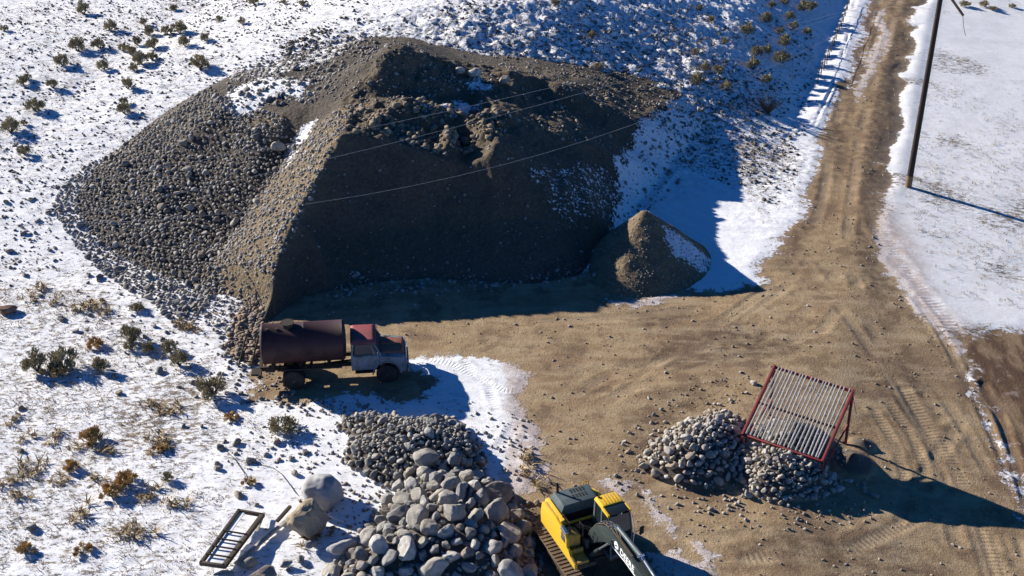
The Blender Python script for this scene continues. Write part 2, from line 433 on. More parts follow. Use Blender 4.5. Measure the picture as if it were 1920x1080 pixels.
# ------------------------------------------------------------------ ground material
def ground_material():
    t = NT('ground_soil_and_snow')
    snow_a, stub_a, mud_a, wet_a, dirty_a = (t.attr(n) for n in ('snow', 'stub', 'mud', 'wet', 'dirty'))
    sep = t.n('ShaderNodeSeparateXYZ'); t.t.links.new(t.pos(), sep.inputs[0]); ycoord = sep.outputs[1]
    n1, n2, n3 = t.noise(1.7, 4, 0.6), t.noise(6.5, 5, 0.7), t.noise(20, 4, 0.75)
    # edge of the snow, broken at two scales
    e = t.m2('ADD', snow_a, t.m2('MULTIPLY', t.m2('SUBTRACT', n1, 0.5), 2.1))
    e = t.m2('ADD', e, t.m2('MULTIPLY', t.m2('SUBTRACT', n2, 0.5), 1.5))
    sm = t.step(e, -0.10, 0.22)
    # holes in the thin snow: streaks lying across the light, small specks of stubble
    sv = t.mapv(t.pos(), (1.0, 1.9, 1.0), R(12))
    h1 = t.noise(2.6, 5, 0.72, sv, 0.1)
    h2 = t.noise(9.0, 3, 0.7, sv, 0.0)
    hole = t.m2('ADD', t.m2('MULTIPLY', h1, 0.62), t.m2('MULTIPLY', h2, 0.38))
    thr = t.m2('SUBTRACT', 0.655, t.m2('MULTIPLY', stub_a, 0.17))
    rk = t.attr('rocky')
    thr = t.m2('SUBTRACT', thr, t.m2('MULTIPLY', rk, 0.05))
    hm = t.step(t.m2('SUBTRACT', hole, thr), 0.0, 0.045)
    sf = t.m2('MULTIPLY', sm, t.m2('SUBTRACT', 1.0, t.m2('MULTIPLY', hm, 0.88)))
    # soil
    soil = t.mix(t.step(n1, 0.35, 0.7), (0.355, 0.258, 0.148), (0.245, 0.168, 0.094))
    soil = t.mix(t.m2('MULTIPLY', t.step(n2, 0.48, 0.75), 0.55), soil, (0.15, 0.098, 0.052))
    soil = t.mix(t.m2('MULTIPLY', t.step(n3, 0.55, 0.75), 0.5), soil, (0.36, 0.27, 0.165))
    big = t.noise(0.28, 3, 0.55)
    soil = t.mix(t.m2('MULTIPLY', t.step(big, 0.46, 0.66), 0.6), soil, (0.205, 0.128, 0.076))
    soil = t.mix(t.m2('MULTIPLY', wet_a, t.m2('ADD', 0.4, t.m2('MULTIPLY', t.step(n1, .38, .6), 0.5))), soil, (0.088, 0.055, 0.032))
    st_ = t.noise(0.9, 5, 0.6, t.mapv(t.pos(), (0.35, 1.5, 1.0), R(-12)))
    soil = t.mix(t.m2('MULTIPLY', t.step(st_, 0.44, 0.66), t.m2('MULTIPLY', t.step(ycoord, 64.0, 56.0), 0.55)), soil, (0.405, 0.315, 0.20))
    soil = t.mix(t.m2('MULTIPLY', t.step(t.noise(0.55, 5, 0.65), 0.50, 0.62), 0.7), soil, (0.15, 0.098, 0.06))
    soil = t.mix(t.m2('MULTIPLY', t.attr('track'), 0.4), soil, (0.36, 0.275, 0.175))
    mudc = t.mix(t.step(t.noise(0.9, 4, 0.6, t.mapv(t.pos(), (1.6, .5, 1), R(-28))), 0.42, 0.66), (0.105, 0.062, 0.036), (0.25, 0.17, 0.10))
    mudc = t.mix(t.m2('MULTIPLY', t.step(n1, 0.56, 0.72), 0.6), mudc, (0.33, 0.26, 0.23))
    soil = t.mix(mud_a, soil, mudc)
    pile = t.attr('pile')
    soil = t.mix(pile, soil, t.mix(n2, (0.06, 0.05, 0.042), (0.15, 0.125, 0.10)))
    stubc = t.mix(t.step(t.noise(1.1, 3), 0.4, 0.62), (0.085, 0.068, 0.050), (0.19, 0.125, 0.06))
    stubc = t.mix(rk, stubc, (0.055, 0.052, 0.050))
    specks = t.step(t.noise(34, 2, .5), .60, .70)
    soil = t.mix(t.m2('MULTIPLY', specks, .45), soil, (0.09, 0.065, 0.042))
    gnd = t.mix(sm, soil, stubc)
    sn = t.mix(t.m2('MULTIPLY', t.step(n2, 0.35, 0.75), 0.5), (0.80, 0.81, 0.83), (0.68, 0.69, 0.71))
    sn = t.mix(t.m2('MULTIPLY', t.attr('field'), t.m2('ADD', .35, t.m2('MULTIPLY', t.step(t.noise(.5, 5, .65), .4, .7), .6))), sn, (0.63, 0.64, 0.65))
    sn = t.mix(t.m2('MULTIPLY', dirty_a, t.step(t.m2('ADD', t.m2('MULTIPLY', n1, .5), t.m2('MULTIPLY', n2, .5)), 0.36, 0.56)), sn, (0.34, 0.26, 0.21))
    sn = t.mix(t.m2('MULTIPLY', t.step(t.noise(1.3, 5, .7, sv), .48, .66), t.m2('MULTIPLY', stub_a, .9, None, True)), sn, (0.46, 0.435, 0.40))
    sn = t.mix(t.m2('MULTIPLY', dirty_a, 0.45), sn, (0.60, 0.52, 0.49))
    t.col(t.mix(sf, gnd, sn))
    t.rough(t.m2('SUBTRACT', 0.95, t.m2('MULTIPLY', wet_a, 0.25)))
    clod = t.m2('ADD', t.vor(9.0).outputs['Distance'], t.m2('MULTIPLY', t.vor(23.0).outputs['Distance'], .5))
    pv = t.m2('ADD', t.m2('MULTIPLY', n3, 0.8), t.m2('MULTIPLY', n2, 0.42))
    pv = t.m2('SUBTRACT', pv, t.m2('MULTIPLY', t.m2('MULTIPLY', clod, 0.35), t.m2('SUBTRACT', 1.0, sm)))
    pv = t.m2('ADD', pv, t.m2('MULTIPLY', t.m2('MULTIPLY', sf, h1), 0.7))
    pv = t.m2('ADD', pv, t.m2('MULTIPLY', hm, -0.35))
    cle = t.m2('SINE', t.m2('MULTIPLY', t.attr('track_run'), 2 * math.pi))
    pv = t.m2('ADD', pv, t.m2('MULTIPLY', t.m2('MULTIPLY', cle, t.attr('track_tread')), 0.3))
    t.bump(pv, 0.55, 0.07)
    return t.m

GROUND_M = ground_material()
gme = grid_mesh('ground', XS, YS, GZ, dict(snow=snow, stub=stub, mud=mud, wet=wet, dirty=dirty, rocky=rocky, pile=pilem, field=rightf * ss(40, 62, GY),
                track=trk, track_run=trs, track_tread=trm))
tag(link('ground', gme, GROUND_M), kind='structure')

def make_sampler(xs, ys, Z):
    def f(x, y):
        x = np.atleast_1d(np.asarray(x, float)); y = np.atleast_1d(np.asarray(y, float))
        i = np.clip(np.searchsorted(xs, x) - 1, 0, len(xs) - 2); j = np.clip(np.searchsorted(ys, y) - 1, 0, len(ys) - 2)
        fx = (x - xs[i]) / (xs[i + 1] - xs[i]); fy = (y - ys[j]) / (ys[j + 1] - ys[j])
        return (Z[j, i] * (1 - fx) + Z[j, i + 1] * fx) * (1 - fy) + (Z[j + 1, i] * (1 - fx) + Z[j + 1, i + 1] * fx) * fy
    return f
gz = make_sampler(XS, YS, GZ)
def on_ground(px, py):
    """where a sight line meets the finished ground"""
    a, b, c = ray(px, py)
    t = (12.0 - CAM_H) / c
    for _ in range(300):
        x, y, z = a * t, b * t, CAM_H + c * t
        g = float(gz(x, y)[0])
        if z - g < 0.01: break
        t += (z - g) / abs(c) * 0.4
    return Vector((x, y, g))
# ------------------------------------------------------------------ the big gravel stockpile: a surface through surveyed points
G = None
TIN = [
 # spine in front left and foot of the dug face
 (478, 618, G), (516, 510, 1.9), (556, 400, 3.7), (600, 318, 5.1), (640, 250, 6.3),
 (500, 585, G), (560, 560, G), (640, 542, G), (720, 530, G), (800, 524, G), (900, 530, G), (1000, 535, G), (1090, 520, G), (1125, 480, G),
 (700, 430, 1.9), (610, 440, 2.0), (800, 425, 1.8), (930, 420, 1.9), (1040, 412, 1.9), (1110, 400, 1.7),
 # crest of the dug face
 (680, 247, 6.15), (725, 252, 5.95), (780, 280, 5.35), (830, 298, 4.8), (870, 310, 4.3), (903, 306, 4.35), (922, 292, 4.9), (930, 260, 5.35), (968, 240, 5.0),
 (1010, 242, 4.5), (1050, 258, 3.9), (1090, 276, 3.3), (1150, 292, 2.5),
 # rough top
 (690, 197, 6.05), (655, 215, 6.1), (722, 218, 6.0), (765, 190, 6.35), (795, 218, 5.8), (700, 225, 6.3), (620, 225, 5.75), (840, 225, 6.0), (905, 196, 6.15), (850, 203, 5.75), (815, 258, 4.9), (860, 272, 4.35),
 (900, 245, 4.55), (918, 228, 5.2), (940, 205, 5.7), (880, 225, 5.6), (800, 200, 5.9),
 (1015, 143, 5.2), (1060, 165, 4.7), (1100, 185, 4.15), (1150, 207, 3.5), (1193, 229, 2.9), (1000, 170, 4.6), (1045, 195, 3.95), (1090, 222, 3.3), (1145, 252, 2.6), (1000, 205, 4.5), (1050, 232, 4.05), (1110, 262, 3.2), (965, 165, 5.3),
 (1100, 152, 3.9), (1160, 172, 3.2), (1205, 196, 2.6), (1235, 200, 2.5), (1268, 180, 2.2), (1150, 148, 3.2), (940, 150, 5.6),
 # snowy right face
 (1160, 450, G), (1200, 385, G), (1255, 322, G), (1305, 268, G), (1345, 228, G), (1378, 205, G),
 # back edge
 (1360, 183, G), (1290, 160, G), (1200, 136, G), (1100, 117, G), (1000, 103, G), (900, 97, G), (830, 80, G), (780, 62, G), (700, 62, G), (600, 85, G), (510, 118, G), (432, 138, G),
 # cone on the top
 (738, 80, 8.2), (765, 84, 8.15), (580, 190, 5.2), (640, 192, 5.75), (735, 186, 6.0), (690, 183, 6.0), (875, 160, 5.9), (840, 185, 5.75), (655, 135, 6.6), (800, 122, 7.0), (708, 142, 7.0), (706, 105, 7.7),
 (600, 150, 5.5), (880, 130, 5.9),
 # snowy shoulder on the left and the cobble slope
 (500, 148, 5.3), (450, 178, 5.0), (560, 160, 5.5), (420, 198, 4.7), (400, 160, 4.6), (480, 205, 4.8), (540, 215, 5.0), (390, 225, 4.2), (350, 190, '1.2'),
 (585, 232, 4.9), (545, 278, 3.6), (500, 345, 2.4), (440, 432, '.75'), (395, 500, '.45'),
 (450, 255, 3.9), (400, 300, '2.2'), (300, 300, '1.4'), (250, 390, '.7'), (350, 400, '.9'), (300, 230, '1.1'), (480, 300, 3.2), (230, 300, '.8'), (210, 430, '.45'), (280, 470, '.5'),
 (340, 605, G), (420, 645, G), (352, 560, G), (330, 535, G), (250, 500, G), (185, 462, G), (120, 395, G), (130, 365, G), (170, 312, G), (235, 262, G), (300, 212, G), (365, 172, G),
]
pts3 = []
for px, py, z in TIN:
    if z is None:
        p = ground_at(px, py); p[2] -= 0.12
    elif isinstance(z, str):
        p = ground_at(px, py, float(z))
    else: p = at(px, py, z)
    pts3.append(p)
pts3 = np.array(pts3)
_r = geometry.delaunay_2d_cdt([Vector((p[0], p[1])) for p in pts3], [], [], 0, 1e-4)
tris = [t for t in _r[2]]
tv = np.array([(v.x, v.y) for v in _r[0]]); tz = np.array([pts3[o[0]][2] for o in _r[3]])
MS = 0.09
MX = np.arange(-29, 17, MS); MY = np.arange(51, 88, MS)
mX, mY = np.meshgrid(MX, MY)
mZ = np.full(mX.shape, np.nan)
for f in tris:
    a, b, c = (tv[i] for i in f)
    za, zb, zc = (tz[i] for i in f)
    if max(np.hypot(*(a - b)), np.hypot(*(b - c)), np.hypot(*(a - c))) > 22: continue
    i0, i1 = np.searchsorted(MX, min(a[0], b[0], c[0])), np.searchsorted(MX, max(a[0], b[0], c[0])) + 1
    j0, j1 = np.searchsorted(MY, min(a[1], b[1], c[1])), np.searchsorted(MY, max(a[1], b[1], c[1])) + 1
    x, y = mX[j0:j1, i0:i1], mY[j0:j1, i0:i1]
    den = (b[1] - c[1]) * (a[0] - c[0]) + (c[0] - b[0]) * (a[1] - c[1])
    if abs(den) < 1e-9: continue
    u = ((b[1] - c[1]) * (x - c[0]) + (c[0] - b[0]) * (y - c[1])) / den
    v = ((c[1] - a[1]) * (x - c[0]) + (a[0] - c[0]) * (y - c[1])) / den
    w = 1 - u - v
    m = (u >= -1e-6) & (v >= -1e-6) & (w >= -1e-6)
    sub = mZ[j0:j1, i0:i1]
    sub[m] = (u * za + v * zb + w * zc)[m]
MB0 = base_h(mX, mY)
inside = ~np.isnan(mZ)
mZ = np.where(inside, mZ, MB0 - 0.25)
mZ = np.maximum(mZ, MB0 - 0.25)
def blur(Z, n):
    for _ in range(n):
        P = np.pad(Z, 1, mode='edge')
        Z = (P[1:-1, 1:-1] * 4 + P[:-2, 1:-1] * 2 + P[2:, 1:-1] * 2 + P[1:-1, :-2] * 2 + P[1:-1, 2:] * 2 + P[:-2, :-2] + P[:-2, 2:] + P[2:, :-2] + P[2:, 2:]) / 16
    return Z
sharp = blur(mZ, 4)
soft = blur(mZ, 16)
def pxy(lst): return [at(*p)[:2] for p in lst]
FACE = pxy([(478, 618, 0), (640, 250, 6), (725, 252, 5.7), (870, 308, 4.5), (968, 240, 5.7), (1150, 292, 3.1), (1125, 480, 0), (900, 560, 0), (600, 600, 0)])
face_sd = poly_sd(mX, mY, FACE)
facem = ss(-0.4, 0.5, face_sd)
TOPZ = pxy([(640, 250, 6.3), (725, 252, 5.7), (870, 318, 4.3), (930, 268, 5.2), (968, 245, 5), (1090, 280, 3.3), (1150, 296, 2.5), (1190, 232, 2.5), (1268, 185, 2), (1100, 125, 4), (880, 120, 5.6), (640, 190, 5.7)])
CONE0 = pxy([(580, 195, 5.3), (660, 110, 7), (738, 70, 8.2), (820, 100, 7.5), (880, 160, 5.9), (740, 205, 5.7)])
keen = np.clip(facem + ss(-1.0, 0.6, poly_sd(mX, mY, CONE0)) + ss(-.5, .8, poly_sd(mX, mY, TOPZ)), 0.55, 1)
mZ = sharp * keen + soft * (1 - keen)
hgt = np.clip(mZ - MB0, 0, 3) / 3
topm = ss(-0.8, 0.8, poly_sd(mX, mY, TOPZ))
mZ = mZ + hgt * ((0.10 + 0.18 * topm) * fbm(mX * 0.6, mY * 0.6, 101, 4) + (0.05 + 0.20 * topm * ss(3, -1, mX)) * fbm(mX * 1.7, mY * 1.7, 111, 4, .6))
# fluting down the dug face
mZ = mZ + facem * hgt * (0.30 * fbm(mX * 0.9, mY * 0.22, 121, 4) + 0.10 * fbm(mX * 0.4, mY * 3.0, 127, 3))
mZ = np.maximum(mZ, MB0 - 0.25)
mzs = make_sampler(MX, MY, mZ)
def spx(lst):
    out = []
    for p in lst:
        a, b, c = ray(p[0], p[1]); t = (12.0 - CAM_H) / c
        for _ in range(600):
            x, y, z = a * t, b * t, CAM_H + c * t
            g = float(mzs(x, y)[0])
            if z - g < 0.01: break
            t += max((z - g) / abs(c) * 0.25, 0.004)
        out.append((x, y))
    return out
def msnow(poly, soft_=0.4): return poly_sd(mX + 0.5 * fbm(mX, mY, 131, 3), mY + 0.5 * fbm(mX, mY, 137, 3), spx(poly))
SN = [[(415, 200, 4.6), (440, 165, 5), (500, 145, 5.3), (585, 150, 5.6), (570, 185, 5.5), (520, 185, 5), (470, 215, 4.8)], [(440, 140, 4.6), (520, 112, 4.4), (600, 90, 4.2), (660, 75, 4.2), (650, 95, 5), (560, 130, 5), (480, 150, 5)],
      [(798, 205, 5.8), (850, 192, 5.8), (900, 198, 5.9), (905, 212, 5.8), (850, 216, 5.8)],
      [(870, 150, 5.9), (905, 148, 5.9), (915, 163, 5.9), (885, 168, 5.8)],
      [(1158, 318), (1185, 262), (1215, 222), (1262, 192), (1300, 172), (1345, 170), (1420, 205), (1370, 300), (1300, 400), (1230, 420), (1150, 500)],
      [(535, 285, 3.6), (570, 232, 4.6), (592, 228, 5), (565, 275, 3.8), (535, 315, 3)]]
msn = np.full(mX.shape, -3.0)
for k, p in enumerate(SN):
    q = msnow(p)
    if k == 1: q = np.minimum(q, 0.1)
    if k in (4, 5): q = np.minimum(q, 0.36)
    msn = np.maximum(msn, q)
FLANK = spx([(478, 618, 0), (640, 250, 6), (690, 190, 6.6), (620, 215, 5.8), (545, 290, 3.6), (440, 440, 1.2), (350, 570, 0), (420, 650, 0)])
flank = ss(-0.5, 0.4, poly_sd(mX, mY, FLANK))
CONE = spx([(580, 190, 5.5), (660, 125, 7), (738, 75, 8.2), (800, 100, 7.5), (875, 160, 5.9), (740, 200, 5.7)])
cone = ss(-0.5, 0.5, poly_sd(mX, mY, CONE))
PATCH = spx([(430, 222, 4.4), (480, 205, 4.8), (545, 225, 4.8), (520, 265, 4), (440, 290, 3.4)])
patch = ss(-0.4, 0.5, poly_sd(mX, mY, PATCH))
cobm = np.clip(1 - flank - cone - topm - facem - patch, 0, 1) * (mX < -6)
FACESNOW = spx([(1010, 330, 3.3), (1140, 330, 3.3), (1150, 400, 1.8), (1060, 400, 1.8)])
msn = np.maximum(msn, np.minimum(poly_sd(mX, mY, FACESNOW) * .5, -0.12))
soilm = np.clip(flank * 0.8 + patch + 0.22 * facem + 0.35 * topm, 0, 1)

def mound_material():
    t = NT('stockpile_gravel')
    n1, n2, n3 = t.noise(1.5, 4, 0.6), t.noise(6.0, 4, 0.65), t.noise(19, 3, 0.65)
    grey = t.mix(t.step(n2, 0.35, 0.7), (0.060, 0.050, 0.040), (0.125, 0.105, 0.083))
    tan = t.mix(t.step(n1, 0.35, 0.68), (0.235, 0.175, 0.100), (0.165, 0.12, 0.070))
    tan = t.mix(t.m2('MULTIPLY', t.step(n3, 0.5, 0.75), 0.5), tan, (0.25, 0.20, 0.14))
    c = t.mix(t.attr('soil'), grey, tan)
    e = t.m2('ADD', t.attr('snow'), t.m2('MULTIPLY', t.m2('SUBTRACT', n1, 0.5), 0.9))
    e = t.m2('ADD', e, t.m2('MULTIPLY', t.m2('SUBTRACT', n2, 0.5), 1.7))
    s = t.step(e, 0.0, 0.12)
    t.col(t.mix(s, c, (0.80, 0.81, 0.83)))
    t.rough(0.95)
    cl = t.vor(4.2).outputs['Distance']
    h = t.m2('ADD', t.m2('MULTIPLY', n2, 1.1), t.m2('MULTIPLY', n3, 0.6))
    h = t.m2('SUBTRACT', h, t.m2('MULTIPLY', cl, 0.6))
    t.bump(h, 0.9, 0.11)
    return t.m
MOUND_M = mound_material()
keep = mZ > MB0 - 0.2
# the little cone beside the big pile
def cone_pile():
    xs = np.arange(1.5, 13.5, 0.07); ys = np.arange(53.5, 66, 0.07)
    X, Y = np.meshgrid(xs, ys)
    B = base_h(X, Y)
    ap = at(1208, 397, 2.75)
    ang = np.arctan2(Y - ap[1], X - ap[0])
    r = np.hypot(X - ap[0], Y - ap[1])
    foot = pxy([(1105, 495, 0), (1108, 520, 0), (1150, 555, 0), (1220, 556, 0), (1290, 540, 0), (1335, 495, 0), (1320, 460, 0)])
    fa = np.array([math.atan2(p[1] - ap[1], p[0] - ap[0]) for p in foot] + [0.9, 1.57, 2.4]); fr = np.array([math.hypot(p[0] - ap[0], p[1] - ap[1]) for p in foot] + [3.4, 3.0, 3.0])
    o = np.argsort(fa); fa, fr = fa[o], fr[o]
    fa = np.concatenate([fa[-1:] - 2 * np.pi, fa, fa[:1] + 2 * np.pi]); fr = np.concatenate([fr[-1:], fr, fr[:1]])
    rad = np.interp(ang, fa, fr)
    Z = 2.95 * (1 - r / rad) + 0.0
    Z = np.minimum(Z, 2.85 - 0.1 * r)
    Z = blur(Z, 3)
    Z = Z + np.clip(Z, 0, 1) * (0.10 * fbm(X * 0.8, Y * 0.8, 201, 4) + 0.04 * fbm(X * 3, Y * 3, 211, 3))
    Zw = B + np.maximum(Z, -0.25)
    sn = np.minimum(poly_sd(X, Y, pxy([(1240, 440, 1.6), (1290, 455, 0.9), (1340, 490, 0), (1320, 510, .2), (1260, 490, .8)])), 0.32)
    me = grid_mesh('gravel_cone', xs, ys, Zw, dict(snow=sn, soil=np.full(X.shape, 0.85)), Z > -0.2)
    o = link('gravel_cone', me, MOUND_M)
    tag(o, 'small conical heap of brown gravel before the big stockpile, snow on its right side', 'gravel pile')
    return xs, ys, Zw
cxs, cys, cZ = cone_pile()
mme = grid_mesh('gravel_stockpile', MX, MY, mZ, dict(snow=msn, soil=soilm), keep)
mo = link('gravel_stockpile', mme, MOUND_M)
tag(mo, 'huge dug-out gravel and earth stockpile with a shaded vertical face and a cone on top', 'gravel pile')
mz_ = make_sampler(MX, MY, mZ); cz_ = make_sampler(cxs, cys, cZ)
def top_z(x, y):
    x = np.atleast_1d(x); y = np.atleast_1d(y)
    z = gz(x, y)
    m = (x > MX[0]) & (x < MX[-1]) & (y > MY[0]) & (y < MY[-1])
    z = np.where(m, np.maximum(z, mz_(x, y)), z)
    m = (x > cxs[0]) & (x < cxs[-1]) & (y > cys[0]) & (y < cys[-1])
    return np.where(m, np.maximum(z, cz_(x, y)), z)
def on_top(px, py):
    a, b, c = ray(px, py)
    t = (12.0 - CAM_H) / c
    for _ in range(400):
        x, y, z = a * t, b * t, CAM_H + c * t
        g = float(top_z(x, y)[0])
        if z - g < 0.01: break
        t += max((z - g) / abs(c) * 0.25, 0.004)
    return Vector((x, y, g))
# ------------------------------------------------------------------ stones
def ico(sub):
    bm = bmesh.new(); bmesh.ops.create_icosphere(bm, subdivisions=sub, radius=1)
    V = np.array([v.co[:] for v in bm.verts]); F = np.array([[v.index for v in f.verts] for f in bm.faces]); bm.free()
    return V, F
def stone_shape(sub, seed, round_=0.5, facets=None, cut=.55):
    V, F = ico(sub)
    rg = np.random.default_rng(seed)
    ax = np.array((1.0, rg.uniform(.68, .92), rg.uniform(.52, .8)))
    n = V / np.linalg.norm(V, axis=1)[:, None]
    p = n.copy()
    # a few worn facets
    for _ in range(facets or int(rg.integers(9, 15))):
        d = rg.normal(size=3); d /= np.linalg.norm(d)
        lim = rg.uniform(cut, .9)
        ex = p @ d - lim
        p = p - np.where(ex > 0, ex * (1 - round_ * .12), 0)[:, None] * d
    q = n * 1.6 + rg.uniform(0, 50, 3)
    bumpy = (vn(q[:, 0] + q[:, 2] * .7, q[:, 1] - q[:, 2] * .6, seed) - .5) * .26 + (vn(q[:, 0] * 2.6 + q[:, 2], q[:, 1] * 2.6 + q[:, 2] * 1.7, seed + 5) - .5) * .10
    p = p * (1 + bumpy)[:, None] * ax
    return p, F
BIG = [stone_shape(4, 300 + k) for k in range(14)]
MID = [stone_shape(3, 400 + k) for k in range(12)]
LOW = [stone_shape(2, 500 + k) for k in range(16)]

def stone_material(name, ramps, bump=0.5, scale=3.0, obj_random=True, snowcap=0.0):
    t = NT(name)
    if obj_random: rnd = t.n('ShaderNodeObjectInfo').outputs['Random']
    else: rnd = t.attr('tone')
    cr = t.n('ShaderNodeValToRGB'); cr.color_ramp.interpolation = 'CONSTANT'
    el = cr.color_ramp.elements
    for k, c in enumerate(ramps):
        e = el[0] if k == 0 else (el[1] if k == 1 else el.new(k / len(ramps)))
        e.position = k / len(ramps); e.color = tuple(c) + (1,)
    t.t.links.new(rnd, cr.inputs[0])
    vec = t.obj() if obj_random else t.pos()
    n1 = t.noise(scale * .5, 4, .65, vec); n2 = t.noise(scale * 4, 4, .7, vec)
    c = t.mix(t.m2('MULTIPLY', t.step(n1, .4, .7), .5), cr.outputs[0], (0.33, 0.30, 0.26))
    c = t.mix(t.m2('MULTIPLY', t.step(n1, .55, .35), .5), c, (0.13, 0.112, 0.092))
    c = t.mix(t.m2('MULTIPLY', t.step(n2, .52, .72), .45), c, (0.10, 0.088, 0.075))
    t.col(c); t.rough(0.85)
    t.bump(t.m2('ADD', n2, t.m2('MULTIPLY', n1, .8)), bump, 0.06)
    return t.m
GREYS = [(.235, .23, .22), (.27, .255, .23), (.17, .172, .175), (.24, .215, .175), (.32, .31, .29), (.12, .12, .122), (.22, .205, .18), (.28, .272, .26), (.18, .15, .12), (.28, .26, .22), (.15, .152, .155)]
DARKS = [(.125, .118, .11), (.155, .146, .134), (.085, .083, .08), (.18, .17, .155), (.135, .113, .09), (.22, .21, .195), (.105, .10, .097), (.16, .153, .145), (.20, .185, .16), (.11, .10, .085)]
PALES = [(.33, .31, .275), (.29, .265, .23), (.36, .34, .31), (.25, .225, .19), (.31, .28, .23), (.21, .195, .175), (.38, .35, .30), (.27, .21, .16)]
GREYS = [tuple(x * 1.5 for x in c) for c in GREYS]
DARKS = [tuple(x * 1.9 for x in c) for c in DARKS]
PALES = [tuple(x * 1.3 for x in c) for c in PALES]
M_BOULDER = stone_material('boulder_stone', GREYS, .6, 3.0)
M_COBBLE = stone_material('cobble_stone', [tuple(x * .92 for x in c) for c in GREYS], .4, 4.0)
M_PALE = stone_material('pale_cobble_stone', PALES, .4, 4.0)
M_DARK = stone_material('dark_cobble_stone', DARKS, .4, 4.0)
M_COB_S = stone_material('small_cobbles', [tuple(x * .85 for x in c) for c in GREYS], .4, 5.0, False)
M_PALE_S = stone_material('small_pale_cobbles', PALES, .4, 5.0, False)
M_DARK_S = stone_material('small_dark_cobbles', DARKS, .4, 5.0, False)
M_PEB_S = stone_material('pebbles', [(.26, .2, .135), (.33, .27, .20), (.2, .15, .10), (.30, .26, .22), (.23, .17, .11)], .3, 6.0, False)

def rotm(rg, flat=0.0):
    a = rg.uniform(0, 2 * math.pi)
    m = Euler((rg.normal() * .45 * (1 - flat), rg.normal() * .45 * (1 - flat), a)).to_matrix()
    return np.array(m)
def _noop(): pass
def stones_stuff(name, lst, mat, shapes=None, label=None):
    """many small stones merged into one mesh; lst of (x, y, z, r)"""
    shapes = shapes or LOW
    Vs, Fs, Ts = [], [], []; off = 0
    for (x, y, z, r) in lst:
        k = int(RNG.integers(len(shapes)))
        V, F = shapes[k]
        P = (V * r * RNG.uniform(.8, 1.25, 3)) @ rotm(RNG).T + (x, y, z)
        Vs.append(P); Fs.append(F + off); off += len(P)
        Ts.append(np.full(len(P), RNG.random()))
    me = np_mesh(name, np.concatenate(Vs), np.concatenate(Fs), True, dict(tone=np.concatenate(Ts)))
    return tag(link(name, me, mat), label, None, None, 'stuff')
_me_cache = {}
def stone_mesh(kind, k, mat):
    key = (kind, k, mat.name)
    if key not in _me_cache:
        V, F = {'B': BIG, 'M': MID}[kind][k]
        me = np_mesh('stone', V, F, True); me.materials.append(mat); _me_cache[key] = me
    return _me_cache[key]
def stone(name, x, y, z, r, mat, label, cat, group=None, kind='M', sc=None, rot=None):
    shapes = {'B': BIG, 'M': MID}[kind]
    me = stone_mesh(kind, int(RNG.integers(len(shapes))), mat)
    o = link(name, me)
    o.location = (x, y, z)
    s = sc if sc is not None else RNG.uniform(.88, 1.12, 3)
    o.scale = tuple(r * q for q in s)
    o.rotation_euler = rot if rot is not None else (RNG.normal() * .4, RNG.normal() * .4, RNG.uniform(0, 6.28))
    return tag(o, label, cat, group)

def pack(test, box, radii, dens=0.82, tries=40, taken=None):
    """drop discs of the given radii, big ones first, without much overlap; returns (x, y, r)"""
    out = list(taken or [])
    cell = {}
    cs = max([max(radii)] + [q[2] for q in out]) * 2 + 1e-6
    for q in out: cell.setdefault((int(q[0] // cs), int(q[1] // cs)), []).append(q)
    res = []
    for r in sorted(radii, reverse=True):
        for _ in range(tries):
            x, y = RNG.uniform(box[0], box[2]), RNG.uniform(box[1], box[3])
            if not test(x, y, r): continue
            ci, cj = int(x // cs), int(y // cs); ok = True
            for i in (-1, 0, 1):
                for j in (-1, 0, 1):
                    for q in cell.get((ci + i, cj + j), ()):
                        if (q[0] - x) ** 2 + (q[1] - y) ** 2 < (dens * (q[2] + r)) ** 2: ok = False; break
                    if not ok: break
                if not ok: break
            if ok:
                q = (x, y, r); cell.setdefault((ci, cj), []).append(q); res.append(q); break
    return res
def box_of(p, g=0.0):
    a = np.array(p); return (a[:, 0].min() - g, a[:, 1].min() - g, a[:, 0].max() + g, a[:, 1].max() + g)
def inpoly(p, marg=0.0): return lambda x, y, r: float(poly_sd(np.array(x), np.array(y), p)) > marg
def to_px(x, y, z):
    zc = y * math.cos(PITCH) + (CAM_H - z) * math.sin(PITCH)
    yc = y * math.sin(PITCH) - (CAM_H - z) * math.cos(PITCH)
    return 960 + FPX * x / zc, 540 - FPX * yc / zc

# --- the two giants and other single boulders in the left foreground
def single(px, py, r, name, label, mat, sc=(1, 1, 1), rot=None, sink=.75, kind='B', cat='boulder', group=None):
    p = on_ground(px, py)
    return stone(name, p.x, p.y, p.z + r * sc[2] * sink, r, mat, label, cat, group, kind, sc, rot)
def special(name, seed, c, r, sc, mat, label, rot, facets=5, cut=.8):
    V, F = stone_shape(5, seed, .5, facets, cut)
    me = np_mesh(name, V / np.abs(V).max(0), F, True)
    me.materials.append(mat)
    o = link(name, me); o.location = c; o.scale = tuple(r * q for q in sc); o.rotation_euler = rot
    return tag(o, label, 'boulder')
M_BROWNB = stone_material('brown_boulder_stone', [(.36, .285, .185), (.34, .27, .175)], 1.0, 1.6)
M_GREYB = stone_material('grey_boulder_stone', [(.36, .365, .375), (.355, .36, .37)], .45, 1.4)
p = on_ground(606, 942); special('boulder', 811, (p.x, p.y, p.z + .62), .86, (1.0, .95, .92), M_GREYB, 'very large smooth grey boulder behind the blocky brown one, left of the cobble heap', (.1, .2, .7), 3, .82)
p = on_ground(582, 998); special('boulder', 823, (p.x, p.y, p.z + .68), .82, (1.0, .9, 1.12), M_BROWNB, 'very large blocky brown boulder in front of the smooth grey giant', (.0, .1, .5), 11, .62)
